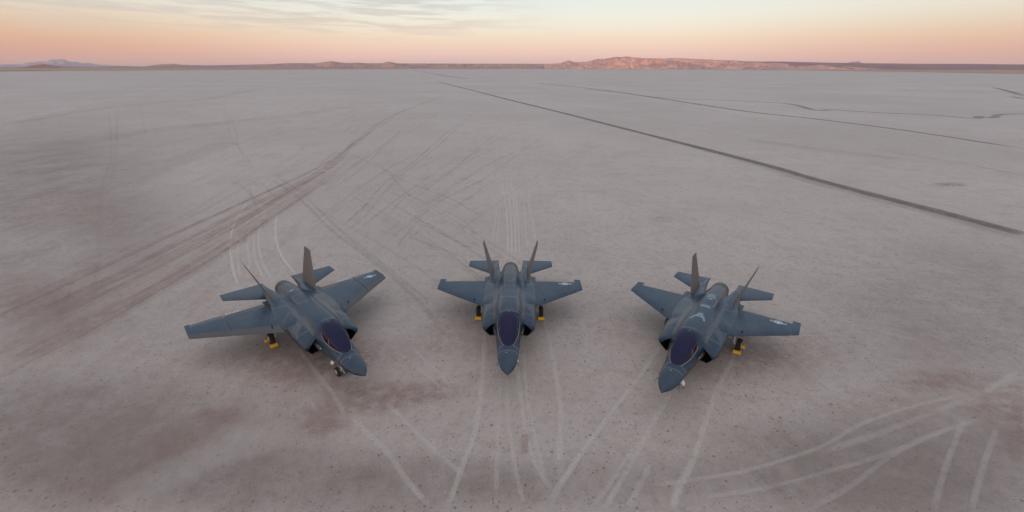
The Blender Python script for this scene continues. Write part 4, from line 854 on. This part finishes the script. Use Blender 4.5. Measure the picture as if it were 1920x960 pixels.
    # fins, canted outward, each with a rudder
    for s_ in (-1, 1):
        if C: rl, rt, tl, tt, zt_, yt_ = 10.75, 13.75, 13.45, 14.68, 4.42, 2.22
        else: rl, rt, tl, tt, zt_, yt_ = 10.65, 13.30, 12.95, 14.02, 4.36, 2.15
        def fin_piece(c0, c1, u0, u1):
            m_ = MB(); rings = []
            for j in range(9):
                u = u0 + (u1-u0)*j/8; y = 1.38 + (yt_-1.38)*u; z = 2.22 + (zt_-2.22)*u; a = rl + (tl-rl)*u; b_ = rt + (tt-rt)*u; th = .15*(1-u) + .05*u
                nrm = Vector((0, zt_-2.22, -(yt_-1.38))).normalized(); A, B2 = [], []
                for k in range(13):
                    c_ = c0 + (c1-c0)*(.5-.5*math.cos(k/12*math.pi)); t_ = max(airfoil_t(c_)*th*.5, .005); x = a + (b_-a)*c_
                    A.append((x, (y + nrm.y*t_)*s_, z + nrm.z*t_)); B2.append((x, (y - nrm.y*t_)*s_, z - nrm.z*t_))
                rings.append(A + B2[::-1])
            m_.ring_loft(rings); return m_
        fm = fin_piece(0, .715, 0, 1); t_ = fin_piece(.715, 1, .86, 1); fm.add(t_.v, t_.f); t_ = fin_piece(.715, .98, 0, .06); fm.add(t_.v, t_.f)
        fin = fm.build('tail_fin', WARM, root, sharp=40)
        fin_piece(.725, 1, .068, .852).build('rudder', WARM, fin, sharp=40)
    # nozzle with petals
    nz = MB(); n = 60; rings = []
    def zig(q): return .10*abs(((q*15/n) % 1) - .5)*2
    for x, r in ((13.40, .655), (13.60, .635), (13.95, .575)):
        rings.append([(x + (zig(q) if x > 13.9 else 0), r*math.sin(2*math.pi*q/n), 1.83 + r*math.cos(2*math.pi*q/n)) for q in range(n)])
    for x, r in ((13.95, .535), (13.5, .55), (13.1, .50)):
        rings.append([(x + (zig(q) if x > 13.9 else 0), r*math.sin(2*math.pi*q/n), 1.83 + r*math.cos(2*math.pi*q/n)) for q in range(n)])
    nz.ring_loft(rings, False, True); nz.build('nozzle', HOT, root, sharp=25)
    # landing gear
    def wheel(par, cx, cy, rad, wd):
        ty = MB(); ty.lathe((cx, cy, rad), 1, [(-wd*.5, rad*.58), (-wd*.5, rad*.86), (-wd*.40, rad*.96), (-wd*.22, rad), (wd*.22, rad), (wd*.40, rad*.96), (wd*.5, rad*.86), (wd*.5, rad*.58)])
        ty.build('tyre', RUBBER, par)
        rm = MB(); rm.lathe((cx, cy, rad), 1, [(-wd*.53, .03), (-wd*.53, rad*.3), (-wd*.46, rad*.5), (-wd*.51, rad*.57), (wd*.51, rad*.57), (wd*.46, rad*.5), (wd*.53, rad*.3), (wd*.53, .03)])
        rm.build('rim', WHITE, par)
    nx = 3.38; no = -.16 if C else 0
    ng = MB(); ng.tube([(nx+.06, 0, 1.1), (nx, 0, .62), (nx-.02, 0, .30)], [.07, .06, .05], 12); ng.tube([(nx+.75, 0, 1.05), (nx, 0, .62)], .03, 8)
    ng.tube([(nx, -.22 if C else -.11, .29), (nx, .22 if C else .11, .29)], .04, 8); ng.box((nx-.12, 0, .78), (.10, .22, .12), .02); ng.tube([(nx, 0, .45), (nx+.14, 0, .40), (nx, 0, .32)], .02, 6)
    if C: ng.tube([(nx-.02, 0, .36), (nx-.55, 0, .40)], .025, 6)
    ng.v = [(x, y + no, z) for x, y, z in ng.v]
    ngo = ng.build('nose_gear', WHITE, root)
    if C:
        for s_ in (-1, 1): wheel(ngo, nx, s_*.24 + no, .30, .17)
    else: wheel(ngo, nx, 0, .27, .20)
    for s_ in (-1, 1):
        dr = MB(); dr.add([(2.28, s_*.40, 1.14), (2.72, s_*.42, 1.10), (2.68, s_*.60, .80), (2.36, s_*.58, .86)] + [(2.28, s_*.425, 1.14), (2.72, s_*.445, 1.10), (2.68, s_*.625, .80), (2.36, s_*.605, .86)], [(0, 1, 2, 3), (7, 6, 5, 4), (0, 4, 5, 1), (1, 5, 6, 2), (2, 6, 7, 3), (3, 7, 4, 0)])
        if C: dr.v = [(x + 1.05, y, z) for x, y, z in dr.v]
        dr.build('gear_door', WHITE, root, smooth=False)
    mx = 9.72 if C else 9.32; my = 2.32; rad = .43 if C else .42
    for s_ in (-1, 1):
        mg = MB(); mg.tube([(mx-.12, s_*1.66, 1.70), (mx-.06, s_*1.90, 1.15), (mx, s_*2.03, .52)], [.10, .095, .075], 14); mg.tube([(mx-1.0, s_*1.45, 1.35), (mx-.02, s_*1.97, .78)], .04, 8)
        mg.tube([(mx, s_*1.98, rad), (mx, s_*2.40, rad)], .07, 10); mg.tube([(mx-.16, s_*1.96, .95), (mx-.22, s_*2.02, .68), (mx-.1, s_*2.05, .5)], .025, 6)
        mgo = mg.build('main_gear', WHITE, root); wheel(mgo, mx, s_*my, rad, .30)
        dr = MB(); a = [(mx-.75, s_*1.72, 1.62), (mx+.45, s_*1.72, 1.62), (mx+.35, s_*1.98, .95), (mx-.6, s_*1.98, 1.0)]
        dr.add(a + [(x, y+s_*.03, z) for x, y, z in a], [(0, 1, 2, 3), (7, 6, 5, 4), (0, 4, 5, 1), (1, 5, 6, 2), (2, 6, 7, 3), (3, 7, 4, 0)])
        dr.build('gear_door', SKIN, root, smooth=False)
    return root, mx, my, rad
def place(o, X_, Y_, th, bx=0, by=0):
    c_, s_ = math.cos(th), math.sin(th)
    o.location = (X_ + s_*bx + c_*by, Y_ + c_*bx - s_*by, .030)
    # body x (aft) -> (sin, cos), body y (left) -> (cos, -sin): a turn with a flip of handedness, so y is mirrored in the mesh below
def world_xy(j, bx, by):
    X_, Y_, th = j; return X_ + math.sin(th)*bx + math.cos(th)*by, Y_ + math.cos(th)*bx - math.sin(th)*by
JETS = {'M': (-.2416, 20.1876, .0092), 'L': (-7.9014, 20.1279, -.7300), 'R': (7.6952, 18.8024, .6020)}
SPEC = [('L', 'C', 'leftmost fighter jet, larger folding wings and twin nose wheels, nose turned towards the middle jet'),
        ('M', 'B', 'middle fighter jet, pointing straight ahead, with a dark soot streak along its back'),
        ('R', 'A', 'rightmost fighter jet, with pale chevrons and bars painted along its spine')]
# aft x, left y, up z is a left-handed frame: flip y of every mesh once it is built so it becomes a plain rotation in the world
def finish(root, j):
    X_, Y_, th = JETS[j]
    for o in [root] + list(root.children_recursive):
        if o.type != 'MESH': continue
        me = o.data
        for v in me.vertices: v.co.y = -v.co.y
        me.flip_normals()
    root.location = (X_, Y_, 0); root.rotation_euler = (0, 0, math.pi/2 - th)
def chock(j, bx, by, th_extra, label, rope_to=None):
    root = D.objects.new('wheel_chock', None); COL.objects.link(root); tag(root, label, 'wheel chock', 'yellow chocks at the jets\' main wheels')
    m_ = MB(); w_ = .46
    prof_ = [(-.13, .0), (-.13, .04), (-.05, .19), (.05, .19), (.13, .04), (.13, 0)]
    rings = []
    for y, q in ((-w_/2, .86), (-w_/2+.02, 1), (-.05, 1), (.05, 1), (w_/2-.02, 1), (w_/2, .86)): rings.append([(x*q, y, max(z*q, 0)) for x, z in prof_])
    m_.ring_loft(rings); m_.build('block', YELL, root, sharp=25)
    h_ = MB(); h_.tube([(0, -.12, .185), (0, -.10, .245), (0, .10, .245), (0, .12, .185)], .014, 8); h_.build('handle', RUBBER, root)
    x, y = world_xy(JETS[j], bx, by); root.location = (x, y, .002); root.rotation_euler = (0, 0, math.pi/2 - JETS[j][2] + th_extra)
for j, var, lab in SPEC:
    root, mx, my, rad = make_jet(var, lab, 'fighter jets parked in a row on the dry lake'); finish(root, j)
    who = {'L': 'leftmost jet', 'M': 'middle jet', 'R': 'rightmost jet'}[j]
    for s_ in (-1, 1):
        if (j, s_) in (('L', 1), ('R', -1)): continue
        side_ = {('L', -1): 'left', ('M', -1): 'left', ('M', 1): 'right', ('R', 1): 'right'}[(j, s_)]
        chock(j, mx - rad*.80 - .10, my*s_, 0, f'yellow chock in front of the {side_} main wheel of the {who}')
        if j != 'M': chock(j, mx + rad*.80 + .10, (my + .12)*s_, .12*s_, f'yellow chock behind the {side_} main wheel of the {who}')
